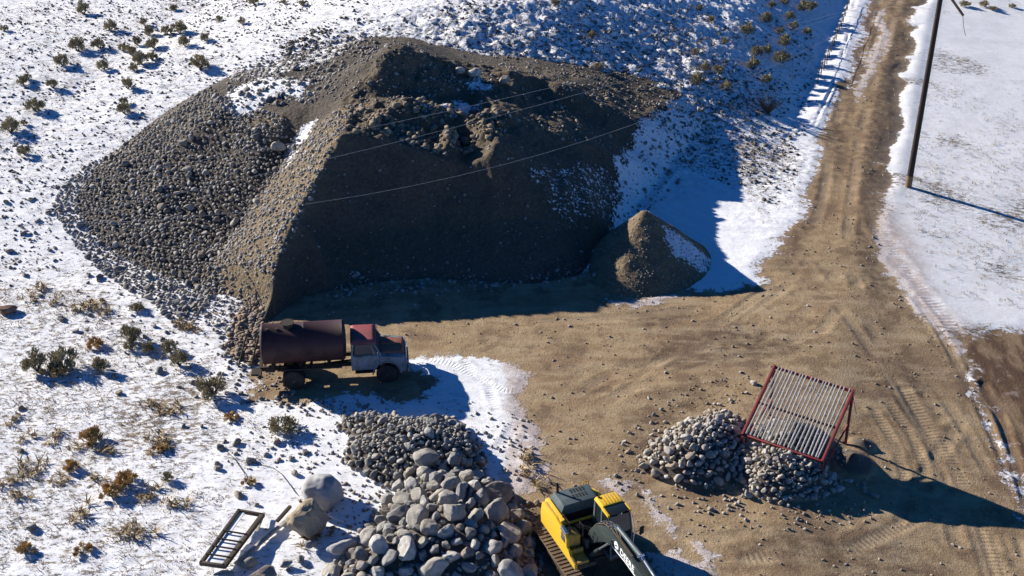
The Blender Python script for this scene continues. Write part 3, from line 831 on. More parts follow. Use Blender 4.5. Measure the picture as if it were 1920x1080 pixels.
SINGLES = [(643, 1040, .5, (1.2, 1.0, 1.15), 'pale oval boulder lying on snow below the two giant boulders', M_GREYB, (0, 0, .3)),
 (583, 1030, .33, (.85, .8, 1.1), 'upright grey boulder below the giant brown boulder', M_BOULDER, (0, .2, .4)),
 (468, 1062, .36, (1, .85, .8), 'grey angular boulder beside the lower end of the weathered plank', M_BOULDER, (0, 0, .2)),
 (538, 1062, .28, (1, .9, .85), 'dark split boulder on open snow right of the weathered plank', M_DARK, (.3, 0, .4)),
 (564, 1053, .2, (1, .9, .85), 'small dark boulder close to the dark split boulder', M_DARK, (.1, 0, 1.4)),
 (493, 1088, .5, (1.1, .9, .7), 'grey boulder cut off by the bottom edge, nearest the metal frame', M_BOULDER, (.1, 0, .4)),
 (420, 1086, .4, (1.1, .9, .6), 'low grey boulder touching the lower end of the metal frame', M_BOULDER, (.1, 0, .4)),
 (693, 990, .24, (1.1, .9, .75), 'small brown grey boulder alone in the blue shade by the heap', M_BOULDER, (0, 0, .1)),
 (998, 1007, .22, (1, .9, .9), 'lone round boulder beside the excavator track', M_BOULDER, (0, 0, .1))]
for px, py, r, sc, lab, mt, rt in SINGLES: single(px, py, r, 'boulder', lab, mt, sc, rt)
p = on_ground(15, 586); stone('boulder', p.x, p.y, p.z + .2, .48, stone_material('rusty_stone', [(.22, .11, .05), (.2, .1, .05)], .5, 2.0), 'rust coloured boulder on the snow at the left edge', 'boulder', None, 'B', (1.2, .8, .7), (0, 0, .2))
p = on_top(523, 284); stone('boulder', p.x, p.y, p.z + .3, .52, M_BOULDER, 'lone pale boulder on the cobble slope next to the snowy gully', 'boulder', None, 'B', (.9, .8, .9), (0, 0, .2))
for px, py, r, lab in [(946, 155, .42, 'round tan boulder on top of the stockpile, rightmost of three'), (891, 143, .45, 'flat tan boulder on top of the stockpile, middle of three'), (862, 137, .36, 'grey boulder beside the cone top, leftmost of three')]:
    p = on_top(px, py); stone('boulder', p.x, p.y, p.z + r * .5, r, M_PALE, lab, 'boulder', None, 'B', (1, .9, .85), (0, 0, .5))

# --- heap of boulders in the foreground
rad = list(RNG.uniform(.42, .62, 16)) + list(RNG.uniform(.3, .44, 60)) + list(RNG.uniform(.2, .3, 110))
bl = pack(inpoly(P_BOULDER, .05), box_of(P_BOULDER), rad, .74, 60)
bsd = lambda x, y: float(poly_sd(np.array(x), np.array(y), P_BOULDER))
NB = 0
for (x, y, r) in bl:
    z = float(gz(x, y)[0]) + r * .38
    px, py = to_px(x, y, z)
    size = 'large' if r > .42 else ('medium' if r > .3 else 'small')
    edge = bsd(x, y) < .9
    if py < 930: where = 'along the top of the boulder heap next to the cobbles'
    elif px > 900: where = 'on the shaded side of the boulder heap facing the excavator'
    elif edge and px < 760: where = 'at the left foot of the boulder heap on the snow'
    elif py > 1030: where = 'in the lowest part of the boulder heap at the bottom edge'
    else: where = 'in the middle of the boulder heap'
    stone('boulder', x, y, z, r, M_BOULDER, '%s rounded grey boulder %s' % (size, where), 'boulder', 'boulders in the foreground heap', 'B' if r > .3 else 'M')
    NB += 1
small = pack(inpoly(P_BOULDER, -.3), box_of(P_BOULDER, .5), list(RNG.uniform(.06, .17, 700)), .7, 12, bl)
stones_stuff('small_cobbles', [(x, y, float(gz(x, y)[0]) + r * .3, r) for x, y, r in small], M_COB_S, None, 'small grey cobbles filling gaps in the boulder heap')

# --- cobble heaps: the largest stones are things, the rest is filler
def heap(poly, radii, n_ind, mat, mat_s, label, group, filler, dens=.72):
    st = pack(inpoly(poly, -.02), box_of(poly), radii, dens, 14)
    st.sort(key=lambda q: -q[2])
    for (x, y, r) in st[:n_ind]:
        stone('cobble', x, y, float(gz(x, y)[0]) + r * .45, r, mat, label, 'cobble', group, 'M')
    rest = [(x, y, float(gz(x, y)[0]) + r * .4, r) for x, y, r in st[n_ind:]]
    # a second thin layer lying on the first and strays round the foot
    up = pack(inpoly(poly, .35), box_of(poly), [q * .85 for q in radii[len(radii) // 4::2]], .95, 8)
    rest += [(x, y, float(gz(x, y)[0]) + .16 + r * .3, r) for x, y, r in up]
    stray = pack(lambda x, y, r: -1.6 < float(poly_sd(np.array(x), np.array(y), poly)) < 0.0 and RNG.random() < .45, box_of(poly, 1.7), list(RNG.uniform(.03, .12, 170)), .9, 6)
    rest += [(x, y, float(gz(x, y)[0]) + r * .3, r) for x, y, r in stray]
    stones_stuff('small_cobbles', rest, mat_s, None, filler)
heap(P_COBBLE, list(RNG.uniform(.2, .3, 40)) + list(RNG.uniform(.13, .21, 170)) + list(RNG.uniform(.07, .13, 420)), 130, M_COBBLE, M_COB_S,
     'grey cobble on the heap between the tank truck and the boulders', 'cobbles on the heap behind the boulders', 'small grey cobbles on the heap behind the boulders')
heap(P_SCR_A, list(RNG.uniform(.2, .3, 34)) + list(RNG.uniform(.13, .2, 130)) + list(RNG.uniform(.06, .12, 260)), 60, M_PALE, M_PALE_S,
     'pale cobble on the heap left of the red screen', 'cobbles on the heap left of the screen', 'small pale cobbles on the heap left of the screen')
heap(P_SCR_B, list(RNG.uniform(.18, .26, 18)) + list(RNG.uniform(.12, .18, 120)) + list(RNG.uniform(.05, .11, 260)), 55, M_PALE, M_PALE_S,
     'pale cobble on the heap at the lower edge of the red screen', 'cobbles on the heap below the screen', 'small pale cobbles on the heap below the screen')

# --- cobbles covering the left slope of the stockpile
SLOPE = pxy([(100, 385, 0), (170, 305, 1), (300, 205, 3), (390, 165, 4.6), (430, 205, 4.6), (460, 250, 4), (540, 240, 4.8), (560, 255, 4.4), (500, 345, 2.4), (440, 440, 1), (400, 520, .4), (345, 610, 0), (300, 560, 0), (230, 520, 0), (165, 470, 0)])
slope_sd = lambda x, y: float(poly_sd(np.array(x), np.array(y), SLOPE))
st = pack(lambda x, y, r: slope_sd(x, y) > -.3, box_of(SLOPE), list(RNG.uniform(.22, .33, 45)) + list(RNG.uniform(.13, .22, 520)) + list(RNG.uniform(.07, .13, 5200)), .78, 5)
st.sort(key=lambda q: -q[2])
for (x, y, r) in st[:50]:
    stone('cobble', x, y, float(top_z(x, y)[0]) + r * .3, r, M_DARK, 'large dark cobble on the left slope of the big stockpile', 'cobble', 'large cobbles on the stockpile slope', 'M')
rest = [(x, y, float(top_z(x, y)[0]) + r * .3, r) for x, y, r in st[50:]]
stones_stuff('slope_cobbles', rest, M_DARK_S, None, 'dark cobbles covering the left slope of the big stockpile')
# gravel over the other faces, finer
def sprinkle(poly, n, lo, hi, keepf=None):
    bx = box_of(poly); out = []
    xs = RNG.uniform(bx[0], bx[2], n * 3); ys = RNG.uniform(bx[1], bx[3], n * 3)
    ok = poly_sd(xs, ys, poly) > 0
    xs, ys = xs[ok][:n], ys[ok][:n]
    rr = lo * (hi / lo) ** (RNG.random(len(xs)) ** 2.2)
    zz = top_z(xs, ys)
    return [(x, y, z + r * .2, r) for x, y, z, r in zip(xs, ys, zz, rr)]
BACK = spx([(425, 150), (440, 128), (600, 80), (700, 66), (735, 85), (640, 140), (590, 195), (430, 205)])
BACK2 = pxy([(840, 80, 4.5), (900, 95, 4.5), (1100, 115, 3), (1380, 180, 1), (1260, 200, 2.4), (1100, 190, 4), (900, 150, 5.7)])
CORNER = gp([(425, 655), (440, 590), (470, 545), (500, 570), (495, 640), (460, 690)])
stones_stuff('earth_clods', sprinkle(spx([(640, 246), (655, 212), (760, 184), (905, 195), (960, 236), (925, 262), (905, 250), (830, 290), (780, 274)]), 800, .05, .32) + sprinkle(spx([(960, 180), (1100, 150), (1230, 185), (1150, 285), (1000, 240)]), 260, .04, .18), stone_material('earth_clod', [(.25, .19, .11), (.2, .15, .09), (.29, .23, .145), (.16, .125, .085)], .5, 5.0, False), None, 'brown earth clods on the rough top of the big stockpile')
g = sprinkle(BACK, 1500, .05, .24) + sprinkle(BACK2, 700, .03, .13) + sprinkle(CORNER, 200, .06, .2) + sprinkle(FLANK, 3800, .035, .16) + sprinkle(CONE, 1000, .03, .12) + sprinkle(TOPZ, 800, .03, .15) + sprinkle(PATCH, 500, .04, .16)
stones_stuff('stockpile_gravel', g, M_DARK_S, None, 'loose gravel on the flank, cone and top of the big stockpile')
SNOWFACE = spx([(1162, 320), (1190, 262), (1262, 200), (1380, 200), (1290, 330), (1210, 420), (1165, 470)])
stones_stuff('rusty_rubble', sprinkle(gp([(425, 655), (436, 600), (462, 560), (490, 560), (494, 640), (470, 680)]), 520, .07, .26), stone_material('rust_rubble_stone', [(.27, .185, .115), (.22, .14, .085), (.31, .23, .15), (.19, .15, .12)], .4, 5.0, False), None, 'brown rubble at the stockpile corner behind the tank truck')
g = sprinkle(SNOWFACE, 420, .05, .2) + sprinkle(FACE, 420, .03, .12) + sprinkle(pxy([(600, 560, 0), (660, 505, .6), (800, 495, .8), (980, 500, .8), (1110, 480, .8), (1120, 520, 0), (900, 545, 0)]), 260, .05, .2)
bx = pxy([(1105, 480, 0), (1208, 390, 2.7), (1335, 490, 0), (1290, 550, 0), (1150, 565, 0)])
g += sprinkle(bx, 1100, .02, .07)
stones_stuff('face_gravel', g, M_DARK_S, None, 'rubble along the shaded face and the little gravel cone')
# --- strays on the snow left of the pile, each a rock
ROCKS = [(60, 377), (95, 398), (75, 415), (12, 382), (45, 440), (70, 438), (15, 470), (85, 500), (75, 555), (110, 570), (215, 515), (170, 515), (190, 520), (230, 505), (245, 520),
 (300, 480), (120, 600), (110, 598), (140, 620), (232, 610), (290, 610), (300, 640), (200, 690), (215, 705), (220, 735), (370, 745), (345, 800), (380, 800), (410, 838), (408, 870), (440, 835), (425, 826),
 (470, 865), (500, 852), (545, 858), (575, 848), (520, 830), (525, 862), (448, 928), (478, 950), (405, 880), (560, 812), (555, 893), (60, 990), (35, 845), (350, 690), (300, 700), (340, 730), (365, 720), (40, 765),
 (415, 650), (405, 620), (390, 560), (250, 545), (280, 535), (50, 515), (20, 505), (1460, 930), (1575, 900), (1590, 905), (1640, 930), (1370, 950), (1315, 935), (1180, 850), (1215, 745), (1245, 700), (1385, 700), (1412, 722), (1400, 735), (1190, 885), (1330, 955), (1620, 920)]
ro = []
for px, py in ROCKS:
    p = on_ground(px + RNG.uniform(-4, 4), py + RNG.uniform(-3, 3)); r = RNG.uniform(.12, .27) * (1 if px < 700 else .75)
    on_dirt = px > 900
    lab = 'small rock on the bare earth around the red screen' if on_dirt else ('dark rock on the snow beside the left slope of the stockpile' if py < 660 else 'dark rock on the snowy ground in the left foreground')
    stone('rock', p.x, p.y, p.z + r * .25, r, M_PALE if on_dirt else M_DARK, lab, 'rock', 'rocks round the screen' if on_dirt else ('rocks beside the stockpile slope' if py < 660 else 'rocks on the left snow'), 'M')
# rubble near the truck, small stones strewn over the yard and over the snow
yard = [(x, y, z - r * .12, r) for x, y, z, r in sprinkle(P_DIRT[:60], 3800, .022, .10)]
yard += sprinkle(gp([(1160, 840), (1240, 740), (1420, 690), (1440, 740), (1330, 770), (1230, 830), (1200, 960), (1380, 980), (1600, 920), (1660, 950), (1600, 990), (1300, 990), (1160, 900)]), 280, .03, .10)
yard += sprinkle(gp([(930, 940), (1010, 940), (1020, 1100), (930, 1100)]), 250, .04, .16)
yard += sprinkle(gp([(560, 940), (650, 900), (740, 930), (740, 1010), (660, 1030), (620, 1000)]), 130, .05, .13)
stones_stuff('yard_stones', yard, M_PEB_S, None, 'small stones strewn over the earth yard')
sno = sprinkle(gp([(30, 400), (130, 360), (200, 500), (420, 640), (470, 700), (300, 700), (180, 620), (60, 560)]), 200, .05, .18)
sno += sprinkle(gp([(400, 640), (480, 640), (560, 745), (690, 760), (680, 800), (480, 760), (420, 720)]), 220, .05, .17)
sno += sprinkle(gp([(480, 780), (640, 780), (640, 880), (560, 900), (420, 870)]), 90, .04, .14)
sno += sprinkle(gp([(900, 780), (1000, 780), (1010, 900), (920, 900)]), 60, .05, .14)
stones_stuff('snowfield_stones', sno, M_DARK_S, None, 'small dark stones scattered over the snow by the stockpile foot')
# ------------------------------------------------------------------ shrubs and dry grass
def foliage_mat(name, c1, c2, c3):
    t = NT(name)
    r = t.attr('tone')
    c = t.mix(t.step(r, .2, .6), c1, c2); c = t.mix(t.step(r, .75, .95), c, c3)
    t.col(c); t.rough(.9)
    return t.m
M_SAGE = foliage_mat('sagebrush_leaves', (.25, .215, .12), (.36, .31, .185), (.47, .40, .26))
M_BRUSH = foliage_mat('rust_brush_leaves', (.40, .25, .09), (.54, .37, .15), (.64, .48, .24))
M_GRASS = foliage_mat('dry_grass_blades', (.26, .18, .085), (.38, .28, .14), (.48, .38, .22))
M_TWIG = foliage_mat('bare_twigs', (.09, .075, .058), (.13, .105, .08), (.18, .15, .11))

def blades(n, h, spread, width, lean=.6, seed=0, base=.25, cluster=7):
    """shoots fanning from a few stems: narrow bent leaf strips (quads as two triangles each)"""
    rg = np.random.default_rng(seed)
    V, F, T = [], [], []
    cl = [(rg.normal(0, spread * .5), rg.normal(0, spread * .5), rg.uniform(.55, 1)) for _ in range(cluster)]
    for k in range(n):
        cx, cy, ch = cl[rg.integers(cluster)]
        a = rg.uniform(0, 2 * math.pi); ln = lean * rg.uniform(.2, 1.1)
        L = h * ch * rg.uniform(.45, 1.0)
        b = np.array((cx * base + rg.normal(0, .03), cy * base + rg.normal(0, .03), 0.0))
        o = np.array((cx, cy, 0)) * .9
        d1 = np.array((math.cos(a) * ln, math.sin(a) * ln, 1.0))
        st = b + np.array((o[0], o[1], rg.uniform(.0, .55) * L))
        mid = st + d1 * L * .35
        tip = mid + np.array((d1[0] * 1.3, d1[1] * 1.3, .75)) * L * .4
        w = np.array((-math.sin(a + rg.normal() * .8), math.cos(a + rg.normal() * .8), rg.normal() * .3)) * width * rg.uniform(.6, 1.3)
        i = len(V); V += [st - w * .4, st + w * .4, mid + w, mid - w, tip + w * .35, tip - w * .35]
        F += [(i, i + 1, i + 2, i + 3), (i + 3, i + 2, i + 4, i + 5)]
        T += [float(np.clip(rg.normal(.5, .22), 0, 1))] * 6
    return np.array(V), np.array(F), np.array(T)
def twigs(n, h, spread, seed):
    rg = np.random.default_rng(seed)
    V, F, T = [], [], []
    for k in range(n):
        a = rg.uniform(0, 6.28); L = h * rg.uniform(.6, 1.05)
        p0 = np.array((0, 0, -.05)); p1 = np.array((math.cos(a) * spread * .35, math.sin(a) * spread * .35, L * .4)); p2 = np.array((math.cos(a) * spread * rg.uniform(.6, 1), math.sin(a) * spread * rg.uniform(.6, 1), L))
        for q0, q1, r0, r1 in ((p0, p1, .022, .015), (p1, p2, .015, .004)):
            d = q1 - q0; u = np.cross(d, (0.3, .5, .2)); u /= np.linalg.norm(u); v = np.cross(d, u); v /= np.linalg.norm(v)
            i = len(V)
            for q, rr in ((q0, r0), (q1, r1)):
                for m in range(4): V.append(q + rr * (u * math.cos(m * 1.571) + v * math.sin(m * 1.571)))
            F += [(i + m, i + (m + 1) % 4, i + 4 + (m + 1) % 4, i + 4 + m) for m in range(4)]; T += [.4] * 8
    return np.array(V), np.array(F), np.array(T)
def plant_mesh(name, vft, mat):
    me = np_mesh(name, vft[0], vft[1], False, dict(tone=vft[2])); me.materials.append(mat); return me
def puff(n, h, rad, leaf, seed, cl=11, up=.5):
    """shrub crown: clumps of small upright leaf sprays over a low dome, gaps between the clumps"""
    rg = np.random.default_rng(seed)
    V, F, T = [], [], []
    C_ = []
    for k in range(cl):
        a = rg.uniform(0, 6.28); q = rad * math.sqrt(rg.uniform(0, 1)) * .85
        C_.append((q * math.cos(a), q * math.sin(a), h * rg.uniform(.35, .85) * (1 - .45 * (q / rad) ** 2), rg.uniform(.1, .22), rg.normal(0, .16)))
    for k in range(n):
        cx, cy, cz, cr, ct = C_[rg.integers(cl)]
        d = rg.normal(size=3); d /= np.linalg.norm(d); d *= cr * rg.random() ** .4 * (h / .8)
        p = np.array((cx, cy, cz)) + d * (1, 1, 1.25)
        if p[2] < .02: p[2] = rg.uniform(.02, .2)
        ax = np.array((p[0] * .9 + rg.normal() * .35, p[1] * .9 + rg.normal() * .35, up + rg.uniform(0, .8))); ax /= np.linalg.norm(ax)
        L = leaf * rg.uniform(.6, 1.5)
        w = np.cross(ax, rg.normal(size=3)); w = w / (np.linalg.norm(w) + 1e-6) * leaf * .17
        i = len(V); V += [p - w * .6, p + w * .6, p + ax * L * .6 + w, p + ax * L + w * .1, p + ax * L * .6 - w]
        F += [(i, i + 1, i + 2, i + 4), (i + 4, i + 2, i + 3, i + 3)]
        T += [float(np.clip(.5 + ct + rg.normal() * .16, 0, 1))] * 5
    F = [f if len(set(f)) == 4 else f for f in F]
    V = np.array(V)
    # second face is a triangle: give it a fourth corner of its own
    V2, F2, T2 = [], [], []
    for j in range(0, len(F)):
        f = F[j]
        if len(set(f)) == 4: F2.append(f)
        else:
            V2.append(V[f[2]] + (V[f[1]] - V[f[0]]) * .15); F2.append((f[0], f[1], f[2], len(V) + len(V2) - 1)); T2.append(T[f[0]])
    return np.concatenate([V, np.array(V2)]), np.array(F2), np.array(T + T2)
SAGE = [plant_mesh('sage_foliage', puff(950, .8, .5, .13, 900 + k, 13), M_SAGE) for k in range(6)]
SAGE_T = [plant_mesh('sage_stems', twigs(18, .62, .5, 950 + k), M_TWIG) for k in range(3)]
RUST = [plant_mesh('rust_foliage', puff(900, .62, .52, .14, 920 + k, 12, .7), M_BRUSH) for k in range(5)]
BARE = [plant_mesh('bare_branches', twigs(60, .95, .8, 990), M_TWIG)]
TUFT = [plant_mesh('grass_blades', blades(150, .42, .3, .014, 1.0, 940 + k, cluster=6), M_GRASS) for k in range(4)]
def shrub(px, py, s, label, group, kind='sage', sz=1.0):
    p = on_ground(px, py)
    name, cat = {'sage': ('sagebrush', 'shrub'), 'bare': ('bare_bush', 'shrub'), 'rust': ('dry_shrub', 'shrub'), 'tuft': ('grass_tuft', 'grass')}[kind]
    o = empty(name, p, (0, 0, RNG.uniform(0, 6.28)))
    o.scale = (s, s, s * sz)
    tag(o, label, cat, group)
    ms = {'sage': SAGE, 'bare': BARE, 'rust': RUST, 'tuft': TUFT}[kind]
    f = link({'tuft': 'blades', 'bare': 'branches'}.get(kind, 'foliage'), ms[int(RNG.integers(len(ms)))], None, o)
    if kind != 'tuft' : link('stems', SAGE_T[int(RNG.integers(3))], None, o)
    return o
UPL = [(157, 26, 1.2), (208, 57, 1.0), (270, 47, .7), (325, 20, .6), (278, 66, .9), (312, 64, .9), (337, 62, 1.15), (347, 86, .9), (384, 76, .7), (146, 95, 1.25), (186, 90, 1.0), (257, 84, .8), (287, 90, 1.0), (232, 95, .8),
 (246, 103, .9), (264, 120, 1.1), (285, 112, .8), (117, 122, 1.05), (195, 130, .9), (250, 132, .7), (376, 128, 1.25), (43, 158, .8), (52, 150, .6), (100, 165, .85), (240, 166, .95), (232, 195, .6), (233, 213, .95), (21, 248, 1.25), (45, 234, .5),
 (66, 208, 1.2), (46, 290, .85), (410, 40, .6), (453, 44, .6), (476, 8, .8), (326, 18, .6), (8, 58, .6), (533, 8, .5), (566, 10, .5)]
for px, py, s in UPL:
    shrub(px, py, s * .92, 'grey green sagebrush on the open snow slope at upper left', 'sagebrush on the upper left slope')
UPR = [(1040, 12, .7), (1110, 72, .7), (1313, 20, .6), (1333, 40, .6), (1437, 42, 1.0), (1480, 36, .9), (1507, 20, 1.1), (1522, 18, 1.0), (1447, 14, .7), (1488, 54, .8), (1403, 64, 1.1), (1463, 62, .7), (1513, 64, .7), (1358, 82, .6), (1473, 86, 1.1),
 (1440, 99, .8), (1418, 104, .9), (1467, 118, 1.25), (1412, 130, 1.1), (1322, 134, .8), (1348, 138, .8), (1310, 157, 1.0), (1437, 155, .8), (1362, 168, .8), (1303, 102, .6), (1472, 8, .8), (1122, 134, .7)]
for px, py, s in UPR:
    shrub(px, py, s * .92, 'brownish sagebrush on the blue shaded slope left of the road', 'sagebrush on the shaded slope')
for px, py, s in [(1808, 12, .9), (1845, 12, .9), (1862, 20, .7), (1898, 14, .6)]:
    shrub(px, py, s, 'low sagebrush at the top right corner beyond the pole', 'sagebrush beyond the pole', 'sage', .7)
o = shrub(1440, 212, 1.5, 'large bare dark bush below the shaded slope', None, 'bare')
LOWL = [(70, 695, 1.25, 'sage', 'large sagebrush, left half of the double clump in the left foreground'), (122, 690, 1.3, 'sage', 'large sagebrush, right half of the double clump in the left foreground'),
 (100, 705, 1.05, 'rust', 'brown dry shrub in front of the double sagebrush clump'), (180, 650, .8, 'rust', 'small brown shrub above the double sagebrush clump'), (186, 696, .85, 'sage', 'small grey sagebrush right of the double clump'),
 (248, 642, 1.1, 'sage', 'sagebrush on the snow near the stockpile foot with pale tips'), (245, 655, .6, 'sage', 'tiny sagebrush touching the pale tipped one'), (278, 660, .7, 'sage', 'thin grey shrub beside the row of small rocks'),
 (318, 660, .8, 'sage', 'dark sagebrush left of two dark rocks'), (337, 685, .9, 'sage', 'spreading sagebrush with two dark rocks beside it'), (257, 583, .8, 'sage', 'dark little bush near the lower cobbles of the slope'),
 (400, 742, 1.3, 'sage', 'dense olive sagebrush behind the rear of the tank truck'), (535, 808, 1.35, 'sage', 'tall yellowish sagebrush left of the cobble heap'), (172, 830, 1.1, 'rust', 'round rust brown shrub alone on the snow'),
 (135, 880, .75, 'rust', 'small rust brown shrub with a pointed top'), (210, 930, .95, 'rust', 'rust brown shrub, left one of a leaning pair'), (240, 908, 1.05, 'rust', 'rust brown shrub, right one of a leaning pair'),
 (48, 1035, .8, 'rust', 'rust brown shrub at the lower left corner'), (155, 1036, .75, 'rust', 'flat rust brown shrub near the bottom edge'), (433, 786, .7, 'rust', 'low orange grass shrub between the two olive sagebrushes'),
 (466, 908, .55, 'rust', 'little brown tuft on clean snow left of the giant boulders'), (300, 845, .6, 'rust', 'thin brown shrub on the snow left of the wire'), (313, 900, .5, 'sage', 'small grey twig shrub on bare snow')]
for px, py, s, k, lab in LOWL:
    shrub(px, py, s * .98, lab, None, k, .62 if 'flat' in lab or 'low' in lab else (1.0 if k == 'sage' else .85))
TU = [(140, 838), (300, 840), (45, 878), (75, 880), (20, 905), (110, 905), (175, 900), (55, 820), (100, 825), (285, 925), (300, 830), (255, 1000), (230, 990), (145, 970), (280, 760), (60, 560), (80, 545), (95, 570), (175, 570), (160, 580), (195, 590), (340, 615), (360, 622),
 (300, 770), (330, 770), (270, 935), (195, 850), (20, 790), (40, 930), (330, 950), (1000, 905), (985, 870), (590, 1005), (580, 1010), (600, 930)]
for px, py in TU:
    shrub(px + RNG.uniform(-5, 5), py + RNG.uniform(-4, 4), RNG.uniform(1.0, 1.7), 'low tuft of dry straw coloured grass poking through the snow', 'dry grass tufts on the snow', 'tuft', .6)
# stubble of dead grass, too much to count
def stubble():
    tv_, tf_, tt_ = blades(5, .16, .10, .012, 1.1, 5, cluster=3)
    sets = [blades(6, .17, .12, .011, 1.2, 60 + k, cluster=3) for k in range(8)]
    Vs, Fs, Ts, off = [], [], [], 0
    areas = [(gp([(-60, 520), (130, 520), (420, 700), (520, 820), (420, 1100), (-60, 1100)]), 2600), (gp([(1730, 150), (1940, 150), (1940, 560), (1760, 540), (1700, 380)]), 900),
             (gp([(-60, 0), (560, 0), (420, 140), (130, 330), (-60, 420)], 2.0), 1600), (gp([(1000, 20), (1560, 20), (1480, 230), (1250, 150), (1000, 100)], 4.0), 1300),
             (gp([(1742, -30), (1715, 30), (1700, 100), (1688, 170), (1672, 250), (1656, 330), (1648, 400), (1632, 395), (1645, 300), (1668, 170), (1690, 60), (1712, -30)]), 1500),
             (gp([(1380, 230), (1500, 260), (1510, 380), (1450, 450), (1390, 380)]), 300)]
    for poly, n in areas:
        bx = box_of(poly)
        xs = RNG.uniform(bx[0], bx[2], n * 4); ys = RNG.uniform(bx[1], bx[3], n * 4)
        dn = fbm(xs * .3, ys * .3, 77, 3)
        ok = (poly_sd(xs, ys, poly) > 0) & (dn > RNG.uniform(-.5, .5, len(xs)))
        xs, ys = xs[ok][:n], ys[ok][:n]; zs = gz(xs, ys)
        for x, y, z in zip(xs, ys, zs):
            V, F, T = sets[int(RNG.integers(8))]
            a = RNG.uniform(0, 6.28); c, s = math.cos(a), math.sin(a); q = RNG.uniform(.6, 1.5)
            Vs.append((V * q) @ np.array(((c, s, 0), (-s, c, 0), (0, 0, 1))) + (x, y, z - .02)); Fs.append(F + off); off += len(V)
            Ts.append(np.clip(T + RNG.normal(0, .2), 0, 1))
    me = np_mesh('grass_stubble', np.concatenate(Vs), np.concatenate(Fs), False, dict(tone=np.concatenate(Ts)))
    tag(link('grass_stubble', me, M_GRASS), 'dead grass stubble sticking out of the thin snow', None, None, 'stuff')
stubble()
# low frozen tussocks and half buried stones that make the hillside look pitted
def tussocks():
    A1 = gp([(-80, -40), (640, -40), (560, 100), (420, 150), (120, 330), (40, 420), (-80, 430)], 3.0)
    A2 = gp([(560, -40), (1540, -40), (1530, 120), (1400, 210), (1250, 165), (1000, 110), (700, 66), (560, 100)], 5.0)
    A3 = gp([(820, 60), (1150, 60), (1380, 180), (1300, 175), (1000, 115)], 4.0)
    A4 = gp([(1370, 220), (1440, 200), (1500, 290), (1490, 350), (1440, 400), (1400, 340)])
    A5 = gp([(560, 120), (600, 70), (720, 55), (640, 40), (520, 70)], 4.5)
    out = []
    for a, n, lo, hi in ((A1, 4200, .04, .14), (A2, 3600, .04, .17), (A3, 260, .05, .16), (A4, 230, .05, .17), (A5, 420, .06, .2)):
        bx = box_of(a); xs = RNG.uniform(bx[0], bx[2], n * 4); ys = RNG.uniform(bx[1], bx[3], n * 4)
        ok = (poly_sd(xs, ys, a) > 0) & (fbm(xs * .45, ys * .45, 88, 3) > RNG.uniform(-.6, .5, len(xs)))
        xs, ys = xs[ok][:n], ys[ok][:n]
        zs = top_z(xs, ys)
        out += [(x, y, z + .02, lo * (hi / lo) ** (RNG.random() ** 1.8)) for x, y, z in zip(xs, ys, zs)]
    stones_stuff('tussocks', out, stone_material('tussock_soil', [(.10, .085, .065), (.075, .068, .058), (.13, .105, .075), (.09, .085, .08)], .4, 6.0, False), None, 'low frozen tussocks and stones pitting the snowy hillside')
tussocks()
